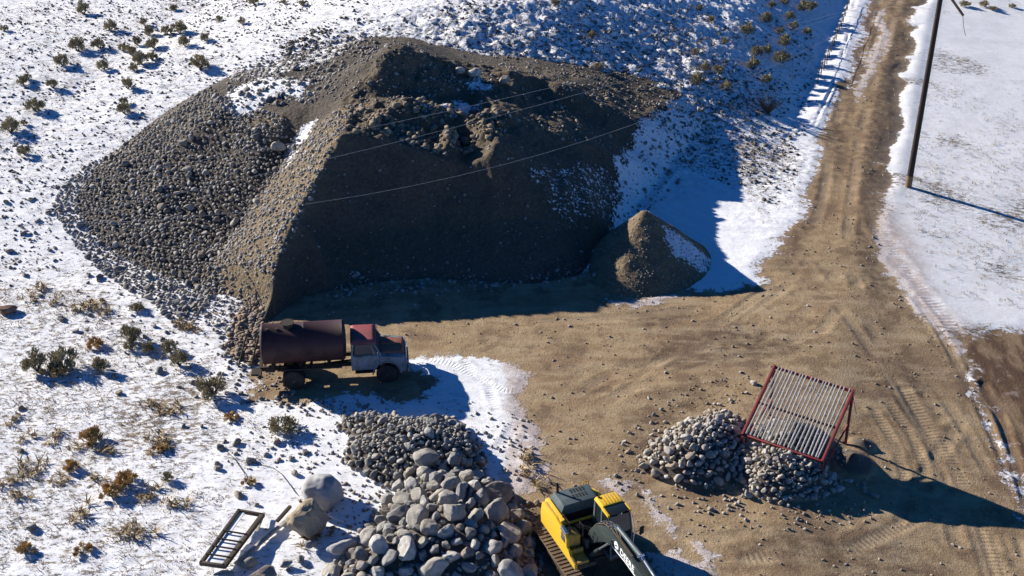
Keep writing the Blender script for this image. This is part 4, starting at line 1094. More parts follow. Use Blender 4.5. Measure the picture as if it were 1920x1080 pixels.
# ------------------------------------------------------------------ hard-surface helpers
class MB:
    """collects shapes into one mesh"""
    def __init__(s): s.bm = bmesh.new()
    def _x(s, verts, M):
        if M is not None: bmesh.ops.transform(s.bm, matrix=M, verts=verts)
    def box(s, c, d, rot=(0, 0, 0), bev=0.0, M=None):
        r = bmesh.ops.create_cube(s.bm, size=1)
        vs = r['verts']
        m = Matrix.Translation(c) @ Euler(rot).to_matrix().to_4x4() @ Matrix.Diagonal((d[0], d[1], d[2], 1))
        bmesh.ops.transform(s.bm, matrix=(M @ m) if M is not None else m, verts=vs)
        if bev > 0:
            es = list({e for v in vs for e in v.link_edges})
            bmesh.ops.bevel(s.bm, geom=es, offset=bev, segments=2, affect='EDGES', profile=.6)
        return s
    def cyl(s, p, q, r, r2=None, seg=16, cap=True):
        p, q = Vector(p), Vector(q); d = q - p
        rr = bmesh.ops.create_cone(s.bm, cap_ends=cap, segments=seg, radius1=r, radius2=r if r2 is None else r2, depth=d.length)
        m = Matrix.Translation((p + q) / 2) @ d.to_track_quat('Z', 'Y').to_matrix().to_4x4()
        bmesh.ops.transform(s.bm, matrix=m, verts=rr['verts'])
        return s
    def tube(s, pts, r, seg=8):
        pts = [Vector(p) for p in pts]; rings = []
        for i, p in enumerate(pts):
            d = (pts[min(i + 1, len(pts) - 1)] - pts[max(i - 1, 0)]).normalized()
            u = d.cross(Vector((.13, .27, .95)));  u = u.normalized() if u.length > 1e-3 else Vector((1, 0, 0))
            v = d.cross(u).normalized()
            rings.append([s.bm.verts.new(p + r * (u * math.cos(6.2832 * k / seg) + v * math.sin(6.2832 * k / seg))) for k in range(seg)])
        for a, b in zip(rings[:-1], rings[1:]):
            for k in range(seg): s.bm.faces.new((a[k], a[(k + 1) % seg], b[(k + 1) % seg], b[k]))
        s.bm.faces.new(rings[0][::-1]); s.bm.faces.new(rings[-1])
        return s
    def prism(s, prof, y0, y1, axis='y', bev=0.0):
        """profile in the x-z plane pushed along y (or profile in y-z along x)"""
        f = (lambda a, b, t: (a, t, b)) if axis == 'y' else ((lambda a, b, t: (t, a, b)) if axis == 'x' else (lambda a, b, t: (a, b, t)))
        A = [s.bm.verts.new(f(a, b, y0)) for a, b in prof]; B = [s.bm.verts.new(f(a, b, y1)) for a, b in prof]
        n = len(prof); fs = []
        for k in range(n): fs.append(s.bm.faces.new((A[k], A[(k + 1) % n], B[(k + 1) % n], B[k])))
        fs.append(s.bm.faces.new(A[::-1])); fs.append(s.bm.faces.new(B))
        bmesh.ops.recalc_face_normals(s.bm, faces=fs)
        if bev > 0:
            es = list({e for ff in fs for e in ff.edges})
            bmesh.ops.bevel(s.bm, geom=es, offset=bev, segments=2, affect='EDGES', profile=.6)
        return s
    def hull(s, pts, bev=0.0):
        vs = [s.bm.verts.new(p) for p in pts]
        r = bmesh.ops.convex_hull(s.bm, input=vs)
        if bev > 0:
            es = list({e for v in vs if v.is_valid for e in v.link_edges if len(e.link_faces) == 2 and e.calc_face_angle(0) > .25})
            bmesh.ops.bevel(s.bm, geom=es, offset=bev, segments=2, affect='EDGES', profile=.6)
        return s
    def quad(s, pts):
        s.bm.faces.new([s.bm.verts.new(p) for p in pts]); return s
    def lathe(s, prof, c, axis='y', seg=28):
        rings = []
        for r, t in prof:
            ring = []
            for k in range(seg):
                a = 6.283185 * k / seg
                p = (r * math.cos(a), t, r * math.sin(a)) if axis == 'y' else (t, r * math.cos(a), r * math.sin(a))
                ring.append(s.bm.verts.new(Vector(p) + Vector(c)))
            rings.append(ring)
        fs = []
        for a, b in zip(rings[:-1], rings[1:]):
            for k in range(seg): fs.append(s.bm.faces.new((a[k], a[(k + 1) % seg], b[(k + 1) % seg], b[k])))
        fs.append(s.bm.faces.new(rings[0])); fs.append(s.bm.faces.new(rings[-1][::-1]))
        bmesh.ops.recalc_face_normals(s.bm, faces=fs)
        return s
    def build(s, name, mat, parent=None, smooth=35):
        me = bpy.data.meshes.new(name)
        s.bm.normal_update(); s.bm.to_mesh(me); s.bm.free()
        me.materials.append(mat)
        if smooth:
            me.polygons.foreach_set('use_smooth', [True] * len(me.polygons))
            try: me.set_sharp_from_angle(angle=R(smooth))
            except Exception: pass
        o = bpy.data.objects.new(name, me); COL.objects.link(o)
        if parent is not None: o.parent = parent
        return o

def text_mesh(name, body, size, M, mat, parent, extr=.004):
    cu = bpy.data.curves.new(name, 'FONT'); cu.body = body; cu.size = size; cu.extrude = extr; cu.align_x = 'LEFT'
    cu.offset = size * .018
    tmp = bpy.data.objects.new('tmp', cu); COL.objects.link(tmp)
    bpy.context.view_layer.update()
    dg = bpy.context.evaluated_depsgraph_get()
    me = bpy.data.meshes.new_from_object(tmp.evaluated_get(dg))
    bpy.data.objects.remove(tmp)
    me.transform(M); me.materials.clear(); me.materials.append(mat)
    o = bpy.data.objects.new(name, me); COL.objects.link(o); o.parent = parent
    return o

M_YEL = paint('yellow_paint', (.70, .42, .024), (.55, .35, .06), 1.6, .38, 0, .5, .68, (.36, .25, .10), .08)
M_YELD = paint('dusty_yellow_paint', (.50, .30, .04), (.30, .19, .07), 1.6, .55, 0, .4, .65, (.20, .13, .06), .1)
M_CHAR = paint('charcoal_green_paint', (.075, .105, .112), (.10, .125, .13), 1.5, .42, 0, .45, .7, (.07, .065, .055), .05)
M_BOOM = paint('dark_boom_paint', (.036, .048, .046), (.052, .064, .06), 1.5, .36, 0, .45, .7, (.06, .055, .045), .05)
M_BLACK = paint('black_rubber', (.014, .014, .015), (.025, .024, .023), 3, .7, 0, .4, .7, (.05, .045, .04), .1)
M_IRON = paint('dirty_iron', (.055, .045, .038), (.10, .075, .05), 3, .7, .2, .4, .65, (.13, .095, .06), .4)
M_TRACK = paint('muddy_track_steel', (.13, .093, .06), (.20, .145, .09), 3, .8, 0, .35, .6, (.07, .05, .035), .6)
M_CHROME = paint('silver_steel', (.62, .64, .66), (.50, .52, .54), 3, .25, .85, .5, .8, (.35, .35, .35), .02)
M_WHITE = paint('white_lettering', (.78, .78, .76), (.70, .70, .68), 4, .5, 0, .5, .8, (.6, .6, .58), .02)
def glass_mat(name, c, rough=.08):
    t = NT(name); t.col(c); t.rough(rough); t.b.inputs['Specular IOR Level'].default_value = .6
    return t.m
M_GLASS = glass_mat('dark_cab_glass', (.012, .018, .020))
M_OLDGL = glass_mat('dusty_truck_glass', (.045, .052, .058), .25)

# ------------------------------------------------------------------ excavator
def build_excavator():
    t = empty('excavator', (2.86, 36.72, float(gz(2.86, 36.72)[0]) - .02), (0, 0, math.atan2(-.915, .40)))
    tag(t, 'yellow crawler excavator with dark hood and dark boom beside the boulder heap', 'excavator')
    # tracks
    for sy in (-1, 1):
        yc = 1.26 * sy; hw = .29
        L0, L1, rr = -1.30, 1.95, .40
        m = MB()
        # side frame and wheels
        m.prism([(L0 + .1, .28), (L0, .42), (L0 + .1, .56), (L1 - .1, .56), (L1, .42), (L1 - .1, .28)], yc - .16, yc + .16, bev=.02)
        for k in range(7): m.cyl((L0 + .3 + k * .44, yc - .2, .24), (L0 + .3 + k * .44, yc + .2, .24), .13, seg=14)
        for x in (L0, L1): m.cyl((x, yc - .18, .42), (x, yc + .18, .42), .33, seg=18)
        fr = m.build('track_frame', M_IRON, t)
        # shoes around an oval
        m = MB(); n = 46
        per = 2 * (L1 - L0) + 2 * math.pi * rr
        for k in range(n):
            q = per * k / n
            if q < L1 - L0: x, z, a = L0 + q, .42 + rr, 0
            elif q < L1 - L0 + math.pi * rr:
                a = (q - (L1 - L0)) / rr; x, z = L1 + rr * math.sin(a), .42 + rr * math.cos(a)
            elif q < 2 * (L1 - L0) + math.pi * rr: x, z, a = L1 - (q - (L1 - L0) - math.pi * rr), .42 - rr, math.pi
            else:
                b = (q - 2 * (L1 - L0) - math.pi * rr) / rr; a = math.pi + b; x, z = L0 + rr * math.sin(a), .42 + rr * math.cos(a)
            m.box((x, yc, z), (per / n * .98, hw * 2, .035), (0, a, 0))
            m.box((x + .035 * math.sin(a), yc, z + .035 * math.cos(a)), (.025, hw * 2, .02), (0, a, 0))
        m.build('track_shoes', M_TRACK, t)
    m = MB(); m.box((0, 0, .55), (1.5, 1.9, .28), bev=.05); m.cyl((0, 0, .68), (0, 0, .95), .62, seg=28)
    m.build('undercarriage', M_IRON, t)
    # revolving frame and rear counterweight
    m = MB(); m.prism([(-1.5, -1.1), (-1.5, .95), (-1.2, 1.15), (1.3, 1.15), (1.35, .2), (.9, .2), (.9, -.35), (1.3, -.35), (1.3, -1.12), (-1.2, -1.12)], .95, 1.12, axis='z')
    m.build('turntable_deck', M_IRON, t)
    m = MB()
    m.prism([(-1.12, -1.18), (-1.5, -1.05), (-1.72, -.6), (-1.78, 0), (-1.72, .55), (-1.5, .95), (-1.12, 1.08), (-1.12, .9), (-1.12, -.9)], .98, 2.02, axis='z', bev=.05)
    m.build('counterweight', M_YEL, t)
    # hood: dark trapezoid with chamfered sides, yellow shoulder round it
    m = MB()
    m.hull([(-1.55, -.95, 2.03), (-1.55, .82, 2.03), (-.5, -.95, 2.03), (-.5, .82, 2.03), (-1.45, -.78, 2.42), (-1.38, .62, 2.42), (-.56, -.78, 2.42), (-.56, .55, 2.42)], .03)
    hood = m.build('engine_hood', M_CHAR, t)
    m = MB()
    for r_ in range(2):
        for c_ in range(5):
            m.box((-1.22 + r_ * .30, .32 - c_ * .125 - r_ * .03, 2.425), (.2, .07, .012))
    m.build('vent_slots', M_BLACK, hood)
    m = MB(); m.cyl((-1.38, -.66, 2.35), (-1.38, -.66, 2.72), .05); m.cyl((-1.38, -.66, 2.72), (-1.43, -.66, 2.82), .05, .045)
    m.build('exhaust_pipe', M_BLACK, t)
    m = MB(); m.cyl((-1.55, .72, 2.05), (-1.55, .72, 2.4), .02); m.cyl((-1.55, .72, 2.4), (-1.55, .5, 2.4), .02); m.cyl((-1.55, .5, 2.4), (-1.55, .5, 2.05), .02)
    m.build('grab_rail', M_YEL, t)
    # right side shell: long yellow panel with stepped front
    side = [(-1.62, 1.02), (-1.66, 1.5), (-1.55, 2.0), (-1.35, 2.16), (-.35, 2.16), (.0, 2.1), (.45, 2.02), (.58, 1.85), (.60, 1.52), (.78, 1.46), (.92, 1.32), (1.28, 1.22), (1.34, 1.02)]
    m = MB(); m.prism(side, -1.22, -1.10, bev=.03)
    m.hull([(-1.5, -1.12, 2.14), (-.1, -1.12, 2.14), (-.1, -.96, 2.2), (-1.5, -.96, 2.2), (-1.5, -1.12, 1.9), (-.1, -1.12, 1.9), (-.1, -.96, 1.9), (-1.5, -.96, 1.9)], .02)
    m.build('side_panel', M_YEL, t)
    m = MB(); m.hull([(.05, -1.10, 1.1), (.56, -1.10, 1.1), (.56, -.62, 1.1), (.05, -.62, 1.1), (.05, -1.10, 2.0), (.5, -1.10, 1.96), (.54, -.62, 1.86), (.05, -.62, 1.92)], .04)
    m.build('fuel_tank', M_YELD, t)
    # silver emblem strip folded over the tank's shoulder
    m = MB(); m.hull([(.16, -1.232, 1.62), (.48, -1.232, 1.62), (.16, -1.232, 1.95), (.46, -1.232, 1.93), (.16, -1.225, 1.62), (.46, -1.225, 1.93)])
    m.hull([(.06, -1.235, 2.0), (.46, -1.235, 1.95), (.06, -1.2, 2.13), (.46, -1.2, 2.06), (.06, -1.06, 2.10), (.46, -1.06, 2.03), (.06, -1.2, 1.98), (.46, -1.06, 1.95)], .02)
    m.build('silver_decal', M_CHROME, t)
    m = MB()
    for k in range(3): m.box((.2 + k * .1, -1.236, 1.72), (.05, .008, .1 + .03 * k), (0, .25, 0))
    m.build('decal_stripes', M_CHAR, t)
    m = MB(); m.box((1.0, -.85, 1.12), (.5, .5, .22), bev=.03); m.box((.72, -.85, 1.28), (.1, .5, .3), bev=.02)
    m.build('front_step', M_YELD, t)
    # machinery bay between hood and cab, yellow cross bar, valves and hoses
    m = MB(); m.box((-.82, -.06, 1.55), (.62, 1.9, .94)); m.box((-.1, -.35, 1.35), (.8, 1.2, .5), bev=.04); m.box((.0, -.75, 1.72), (.45, .28, .22), bev=.03); m.box((.25, -.5, 1.68), (.3, .2, .16), bev=.02)
    m.build('pump_bay', M_BLACK, t)
    m = MB(); m.box((-.18, -.3, 1.9), (.09, 1.3, .08), bev=.015)
    m.build('cross_bar', M_YEL, t)
    m = MB()
    rg = np.random.default_rng(4)
    for k in range(7):
        y0 = -.75 + .11 * k
        m.tube([(-.05, y0, 1.65), (.1, y0 + .02, 1.95 + .03 * (k % 3)), (.4, -.3 + .05 * k, 1.9), (.7, -.22 + .04 * k, 1.75)], .022, 6)
    for x, y in ((-.25, -.98), (.05, -.98), (.4, -.6)): m.tube([(x, y, 1.9), (x, y, 2.36), (x + .28, y, 2.36), (x + .28, y, 1.9)], .018, 6)
    m.build('hoses', M_BLACK, t)
    # cab
    cy0, cy1 = .16, 1.08
    cab = MB()
    for (x, z0, z1, dx) in ((-.02, 1.1, 2.86, .10), (.62, 1.1, 2.86, 0)):
        for y in (cy0 + .04, cy1 - .04): cab.hull([(x - .05 + dx * 0, y - .04, z0), (x + .05, y - .04, z0), (x + .05, y + .04, z0), (x - .05, y + .04, z0), (x - .05 + dx, y - .04, z1), (x + .05 + dx, y - .04, z1), (x + .05 + dx, y + .04, z1), (x - .05 + dx, y + .04, z1)])
    for y in (cy0 + .04, cy1 - .04): cab.tube([(1.12, y, 2.84), (1.34, y, 2.2), (1.38, y, 1.15)], .035, 6)
    cab.box((.66, (cy0 + cy1) / 2, 1.13), (1.42, cy1 - cy0, .14), bev=.02)
    cab.hull([(-.06, cy0, 1.2), (-.06, cy1, 1.2), (.6, cy0 + .0, 1.2), (.6, cy1, 1.2), (-.06, cy0, 1.95), (-.06, cy1, 1.95), (.6, cy0, 1.72), (.6, cy1, 1.72)], .02)
    cb = cab.build('cab', M_CHAR, t)
    m = MB(); m.hull([(.0, cy0 - .01, 2.86), (.0, cy1, 2.86), (.66, cy0 - .01, 2.86), (.66, cy1, 2.86), (.06, cy0 + .05, 3.0), (.06, cy1 - .07, 3.0), (.64, cy0 + .05, 3.0), (.64, cy1 - .07, 3.0)], .02)
    for k in range(6): m.box((.35, cy0 + .2 + k * .12, 3.0), (.5, .05, .018), bev=.005)
    m.box((.9, cy0 + .02, 2.9), (.5, .09, .1), bev=.02); m.box((.9, cy1 - .02, 2.9), (.5, .07, .1), bev=.02)
    rf = m.build('cab_roof', M_YEL, cb)
    m = MB(); m.box((.9, (cy0 + cy1) / 2, 2.93), (.47, cy1 - cy0 - .14, .05), bev=.02); m.build('roof_hatch', M_GLASS, rf)
    m = MB(); m.box((.14, cy0 + .12, 3.03), (.09, .07, .05), bev=.01); m.build('horn', M_BLACK, rf)
    m = MB()
    m.hull([(1.13, cy0 + .07, 2.82), (1.13, cy1 - .07, 2.82), (1.33, cy0 + .07, 2.2), (1.33, cy1 - .07, 2.2), (1.12, cy0 + .07, 2.81), (1.32, cy1 - .07, 2.19)])
    m.hull([(1.34, cy0 + .07, 2.17), (1.34, cy1 - .07, 2.17), (1.375, cy0 + .07, 1.25), (1.375, cy1 - .07, 1.25), (1.33, cy0 + .07, 2.16), (1.365, cy1 - .07, 1.25)])
    m.build('windshield', M_GLASS, cb)
    for y in (cy0 + .035, cy1 - .035):
        m = MB(); m.prism([(.68, 1.25), (.68, 2.8), (1.1, 2.8), (1.3, 2.2), (1.34, 1.25)], y - .008, y + .008); m.build('side_window', M_GLASS, cb)
        m = MB(); m.prism([(.02, 1.97), (.06, 2.8), (.6, 2.8), (.57, 1.75)], y - .008, y + .008); m.build('side_window', M_GLASS, cb)
    m = MB(); m.tube([(1.3, cy1, 1.9), (1.35, cy1 + .3, 2.05)], .015, 6); m.box((1.35, cy1 + .38, 2.0), (.05, .2, .34), (0, 0, .3), bev=.015)
    m.build('mirror', M_BLACK, cb)
    m = MB()
    m.tube([(1.42, cy1 - .02, 1.2), (1.42, cy1 + .04, 2.3), (1.2, cy1 + .03, 2.75)], .018, 6); m.build('handrail', M_CHROME, cb)
    # boom
    bw = .20; by = -.06
    cl = [(.48, 1.42, .17), (.8, 1.9, .27), (1.2, 2.32, .31), (1.7, 2.66, .29), (2.3, 2.85, .26), (3.2, 2.88, .235), (4.4, 2.80, .21), (5.6, 2.68, .18)]
    top, bot = [], []
    for i, (x, z, h) in enumerate(cl):
        p_, q_ = cl[max(i - 1, 0)], cl[min(i + 1, len(cl) - 1)]
        L_ = math.hypot(q_[0] - p_[0], q_[1] - p_[1]); nx_, nz_ = -(q_[1] - p_[1]) / L_, (q_[0] - p_[0]) / L_
        top.append((x + nx_ * h, z + nz_ * h)); bot.append((x - nx_ * h, z - nz_ * h))
    bot = bot[::-1]
    m = MB(); m.prism(top + bot, by - bw, by + bw, bev=.02)
    for x, z in ((.55, 1.5), (2.25, 2.75), (5.5, 2.68)): m.cyl((x, by - bw - .07, z), (x, by + bw + .07, z), .11, seg=14)
    m.hull([(.4, by - .45, 1.3), (.75, by - .45, 1.3), (.4, by - .45, 1.65), (.7, by - .45, 1.68), (.4, by - .3, 1.3), (.75, by - .3, 1.3), (.7, by - .3, 1.68)])
    boom = m.build('boom', M_BOOM, t)
    # stick and bucket beyond the photograph's lower edge
    m = MB(); m.prism([(5.2, 3.15), (5.55, 3.2), (5.75, 2.7), (6.45, 1.3), (6.27, 1.2), (5.35, 2.6)], by - .15, by + .15, bev=.02); m.build('stick', M_BOOM, t)
    m = MB(); bx_ = .15
    outer = [(6.1, 1.3), (6.6, 1.2), (6.72, .75), (6.5, .35), (6.05, .27), (5.7, .47)]
    m.prism(outer + [(5.72, .53), (6.05, .35), (6.45, .43), (6.64, .75), (6.52, 1.12), (6.1, 1.22)], by - .5, by + .5)
    for y in (by - .5, by + .47): m.prism(outer, y, y + .03)
    for k in range(5): m.box((5.65, by - .42 + k * .21, .49), (.2, .07, .05))
    m.build('bucket', M_IRON, t)
    # lift cylinders and stick cylinder
    for y in (by - bw - .13, by + bw + .13):
        m = MB(); m.cyl((.95, y, 1.15), (1.6, y, 1.95), .075); c_ = m.build('lift_cylinder', M_BOOM, t)
        m = MB(); m.cyl((1.6, y, 1.95), (2.25, y, 2.74), .045); m.build('piston_rod', M_CHROME, c_)
    m = MB(); m.cyl((2.2, by + .06, 3.26), (3.9, by + .06, 3.33), .085); m.box((2.15, by + .06, 3.18), (.25, .16, .2), bev=.02)
    c_ = m.build('stick_cylinder', M_CHAR, t)
    m = MB(); m.cyl((3.9, by + .06, 3.33), (5.3, by + .06, 3.12), .05); m.build('piston_rod', M_CHROME, c_)
    m = MB()
    for q_ in (.13, -.02, -.13): m.tube([(.62, by + q_, 2.1), (.95, by + q_, 2.55), (1.5, by + q_, 2.98), (2.1, by + q_, 3.18), (2.7, by - .13 + q_ * .2, 3.2), (3.6, by - .13 + q_ * .2, 3.16)], .024, 6)
    for (x, z) in ((.9, 2.45), (1.4, 2.9), (1.9, 3.12)): m.box((x, by, z), (.1, .34, .06), (0, -.6, 0), bev=.01)
    m.build('boom_hoses', M_IRON, boom)
    for (x, z) in ((1.15, 2.74), (1.65, 3.05), (2.0, 3.17), (3.9, 3.4)):
        m = MB(); m.cyl((x, by - .12, z), (x, by + .14, z), .035, seg=8); m.build('hose_clamp', M_CHROME, boom)
    # lettering and round emblem on the right face of the boom
    ang = math.atan2(-.08, 1.6)
    def face(x, z, s=1): return Matrix.Translation((x, by - bw - .006, z)) @ Matrix.Rotation(-ang, 4, 'Y') @ Matrix.Rotation(R(90), 4, 'X')
    text_mesh('lettering', 'DEERE', .36, face(2.85, 2.745), M_WHITE, boom)
    m = MB(); m.cyl((2.58, by - bw - .012, 2.87), (2.58, by - bw + .005, 2.87), .15, seg=24); em = m.build('emblem', M_WHITE, boom)
    m = MB()
    m.prism([(2.48, 2.83), (2.52, 2.80), (2.59, 2.86), (2.66, 2.84), (2.67, 2.89), (2.62, 2.92), (2.57, 2.90)], by - bw - .018, by - bw - .012); m.build('emblem_mark', M_BOOM, em)
    m = MB(); m.prism([(2.3, 2.575), (3.2, 2.63), (4.4, 2.58), (5.4, 2.52), (5.4, 2.56), (4.4, 2.62), (3.2, 2.67), (2.3, 2.615)], by - bw - .012, by - bw + .005); m.build('pale_stripe', M_WHITE, boom)
    return t
build_excavator()

# ------------------------------------------------------------------ old tank truck
M_TANK = paint('rusty_maroon_tank', (.050, .023, .028), (.034, .017, .018), 1.2, .5, 0, .4, .65, (.045, .022, .02), .15)
M_CABB = paint('faded_blue_grey_paint', (.27, .29, .31), (.17, .165, .16), 2.2, .55, 0, .42, .66, (.12, .10, .09), .1)
M_ROOF = paint('faded_red_paint', (.30, .085, .088), (.20, .07, .06), 1.6, .5, 0, .45, .7, (.15, .05, .04), .1)
M_HOODR = paint('rusty_orange_paint', (.33, .12, .07), (.24, .09, .06), 1.8, .55, 0, .42, .66, (.10, .05, .035), .1)
M_FRAME = paint('old_chassis_black', (.03, .026, .024), (.06, .042, .03), 3, .8, 0, .4, .7, (.09, .06, .04), .3)
M_TYRE = paint('dusty_tyre_rubber', (.030, .028, .027), (.07, .06, .05), 4, .85, 0, .4, .7, (.08, .065, .05), .3)
M_RIM = paint('dirty_rim', (.085, .065, .055), (.12, .095, .075), 5, .7, .1, .4, .7, (.05, .04, .035), .2)
def build_truck():
    a = on_ground(553, 729); b = on_ground(727, 716)
    d = (b - a).normalized()
    hd = math.atan2(d.y, d.x)
    side = Vector((math.sin(hd), -math.cos(hd), 0))                # the camera side
    base = a - side * .95
    base.z = min(a.z, b.z) + .02
    t = empty('tank_truck', base, (0, 0, hd))
    tag(t, 'old maroon tank truck with faded red roof and blue grey doors at the stockpile foot', 'truck')
    wb = (b - a).length
    zc = 1.88; r = .92
    # tank
    m = MB()
    m.lathe([(.02, -1.42), (.5, -1.41), (.84, -1.37), (r, -1.30), (r + .012, -1.27), (r, -1.24), (r, .55), (r + .01, .57), (r, .59), (r, 2.26), (r + .012, 2.28), (r, 2.30), (.84, 2.37), (.5, 2.41), (.02, 2.42)], (0, 0, zc), 'x', 40)
    tank = m.build('tank', M_TANK, t, 50)
    m = MB(); m.cyl((-.12, 0, zc + r - .05), (-.12, 0, zc + r + .13), .27, seg=24); m.cyl((-.12, 0, zc + r + .13), (-.12, 0, zc + r + .17), .30, seg=24); m.box((-.38, 0, zc + r + .14), (.12, .1, .07))
    m.build('manhole', M_FRAME, tank)
    for x in (-1.05, -.6):
        m = MB(); m.cyl((x, -.25, zc + r - .08), (x, -.25, zc + r + .035), .07, seg=16); m.build('fitting', M_FRAME, tank)
    for x in (-.9, .3, 1.6):
        m = MB(); m.box((x, 0, zc - r - .02), (.14, 1.25, .42), bev=.02); m.build('tank_saddle', M_FRAME, t)
    # chassis, rear bumper bits, tanks, exhaust
    m = MB()
    for y in (-.42, .42): m.box((1.55, y, .82), (6.1, .09, .2))
    for x in (-1.3, -.4, .8, 2.2, 4.2): m.box((x, 0, .82), (.1, .82, .14))
    m.cyl((0, -.85, .48), (0, .85, .48), .09); m.cyl((0, 0, .48), (0, 0, .49), .2); m.cyl((wb, -.8, .48), (wb, .8, .48), .07)
    m.box((0, -.42, .66), (1.1, .08, .1)); m.box((0, .42, .66), (1.1, .08, .1)); m.cyl((0, 0, .5), (2.6, 0, .75), .05)
    m.box((-1.5, 0, .75), (.12, 2.0, .22)); m.box((-1.72, -.35, .62), (.4, .5, .1))
    m.build('chassis', M_FRAME, t)
    m = MB(); m.box((.75, -.93, 1.0), (2.9, .05, .07)); m.box((.75, .93, 1.0), (2.9, .05, .07))
    for k in range(5): m.box((-.6 + k * .68, -.7, 1.0), (.06, .5, .06))
    m.build('side_rail', M_FRAME, t)
    # wheels
    def wheel(x, y, rr, out):
        o = empty('wheel', (x, y, rr)); o.parent = t
        w = .25; s = 1 if out > 0 else -1
        m = MB(); m.lathe([(rr * .58, -w / 2), (rr * .9, -w / 2), (rr, -w * .36), (rr, w * .36), (rr * .9, w / 2), (rr * .58, w / 2)], (0, 0, 0), 'y', 32)
        for k in range(26):
            an = 6.2832 * k / 26; m.box((rr * math.cos(an), 0, rr * math.sin(an)), (.05, w * .8, .05), (0, -an, 0))
        m.build('tyre', M_TYRE, o)
        m = MB(); yy = s * w * .42
        m.lathe([(rr * .6, yy - s * .12), (rr * .6, yy), (rr * .53, yy), (rr * .45, yy - s * .07), (rr * .2, yy - s * .04), (rr * .16, yy + s * .05), (.02, yy + s * .05)], (0, 0, 0), 'y', 24)
        for k in range(5):
            an = 6.2832 * k / 5; m.cyl((rr * .33 * math.cos(an), yy - s * .06, rr * .33 * math.sin(an)), (rr * .33 * math.cos(an), yy + s * .01, rr * .33 * math.sin(an)), .03, seg=8)
        m.build('rim', M_RIM, o)
    for y, s in ((-.96, -1), (-.66, -1), (.66, 1), (.96, 1)): wheel(0, y, .48, s)
    wheel(wb, -.88, .47, -1); wheel(wb, .88, .47, 1)
    # cab : x from 2.62 to ~4.15 ; hood to wb+1.0
    x0, x1, xf = 2.62, 3.78, wb + .86
    m = MB()
    zb, zs = .72, 1.52
    for y in (-1, 1):       # cab sides with belt line, doors' lower skin
        m.hull([(x0, y * .86, zb), (x1 + .12, y * .86, zb), (x0, y * .92, 1.2), (x1 + .12, y * .92, 1.2), (x0, y * .88, zs), (x1 + .12, y * .88, zs), (x0, y * .8, zb), (x1 + .12, y * .8, zb), (x0, y * .8, zs), (x1 + .12, y * .8, zs)], .02)
    m.hull([(x0, -.88, zb), (x0, .88, zb), (x0, -.88, zs), (x0, .88, zs), (x0 + .06, -.88, zb), (x0 + .06, .88, zb), (x0 + .06, -.88, zs), (x0 + .06, .88, zs)])
    m.hull([(x0 + .06, -.8, zb), (x1 + .1, -.8, zb), (x0 + .06, .8, zb), (x1 + .1, .8, zb), (x0 + .06, -.8, zb + .08), (x1 + .1, -.8, zb + .08), (x0 + .06, .8, zb + .08), (x1 + .1, .8, zb + .08)])
    m.hull([(x1 + .05, -.85, zb + .2), (x1 + .15, -.85, zb + .2), (x1 + .05, .85, zb + .2), (x1 + .15, .85, zb + .2), (x1 + .05, -.85, zs), (x1 + .22, -.85, zs), (x1 + .05, .85, zs), (x1 + .22, .85, zs)])
    # pillars
    zr = 2.06
    for y in (-1, 1):
        m.tube([(x0 + .05, y * .86, zs - .02), (x0 + .12, y * .76, zr)], .05, 8)
        m.tube([(x1 + .18, y * .85, zs - .02), (x1 - .13, y * .74, zr)], .035, 8)
    m.hull([(x0, -.85, zs), (x0, .85, zs), (x0 + .08, -.75, zr), (x0 + .08, .75, zr), (x0 + .05, -.85, zs), (x0 + .05, .85, zs), (x0 + .13, -.75, zr), (x0 + .13, .75, zr)])
    cab = m.build('cab', M_CABB, t, 40)
    m = MB()
    m.hull([(x0 + .02, -.82, zr), (x0 + .02, .82, zr), (x1 + .0, -.80, zr), (x1 + .0, .80, zr), (x0 + .0, -.80, zr + .06), (x0 + .0, .80, zr + .06), (x1 + .02, -.78, zr + .05), (x1 + .02, .78, zr + .05),
            (x0 + .14, -.66, zr + .16), (x0 + .14, .66, zr + .16), (x1 - .16, -.64, zr + .16), (x1 - .16, .64, zr + .16)], .05)
    m.build('cab_roof', M_ROOF, cab, 60)
    m = MB(); m.hull([(x1 + .19, -.76, zs + .02), (x1 + .19, .76, zs + .02), (x1 - .1, -.68, zr - .01), (x1 - .1, .68, zr - .01), (x1 + .17, -.76, zs + .02), (x1 - .12, .68, zr - .01)])
    m.build('windshield', M_OLDGL, cab)
    for y in (-1, 1):
        m = MB(); m.hull([(x0 + .16, y * .855, zs + .03), (x1 + .06, y * .85, zs + .03), (x0 + .2, y * .775, zr - .04), (x1 - .17, y * .765, zr - .04), (x0 + .16, y * .845, zs + .03), (x1 - .17, y * .755, zr - .04)])
        m.build('side_window', M_OLDGL, cab)
        m = MB(); m.hull([(x1 - .14, y * .868, zs), (x1 - .06, y * .868, zs), (x1 - .28, y * .79, zr - .03), (x1 - .22, y * .79, zr - .03), (x1 - .14, y * .85, zs), (x1 - .22, y * .77, zr - .03)])
        m.build('vent_frame', M_CABB, cab)
        m = MB()
        m.prism([(x0 + .08, zb + .05), (x0 + .06, zs - .03), (x1 + .1, zs - .03), (x1 + .1, zb + .35), (x1 - .05, zb + .05)], y * .925 - .01, y * .925 + .01, bev=.006)
        dr = m.build('door', M_CABB, cab)
        m = MB(); m.box((x0 + .2, y * .95, zs - .14), (.14, .03, .03)); m.build('handle', M_CHROME, dr)
        m = MB(); m.tube([(x1, y * .9, zs - .05), (x1 + .05, y * 1.08, zs + .1)], .012, 6); m.box((x1 + .05, y * 1.12, zs + .2), (.04, .12, .26), bev=.01); m.build('mirror', M_CHROME, cab)
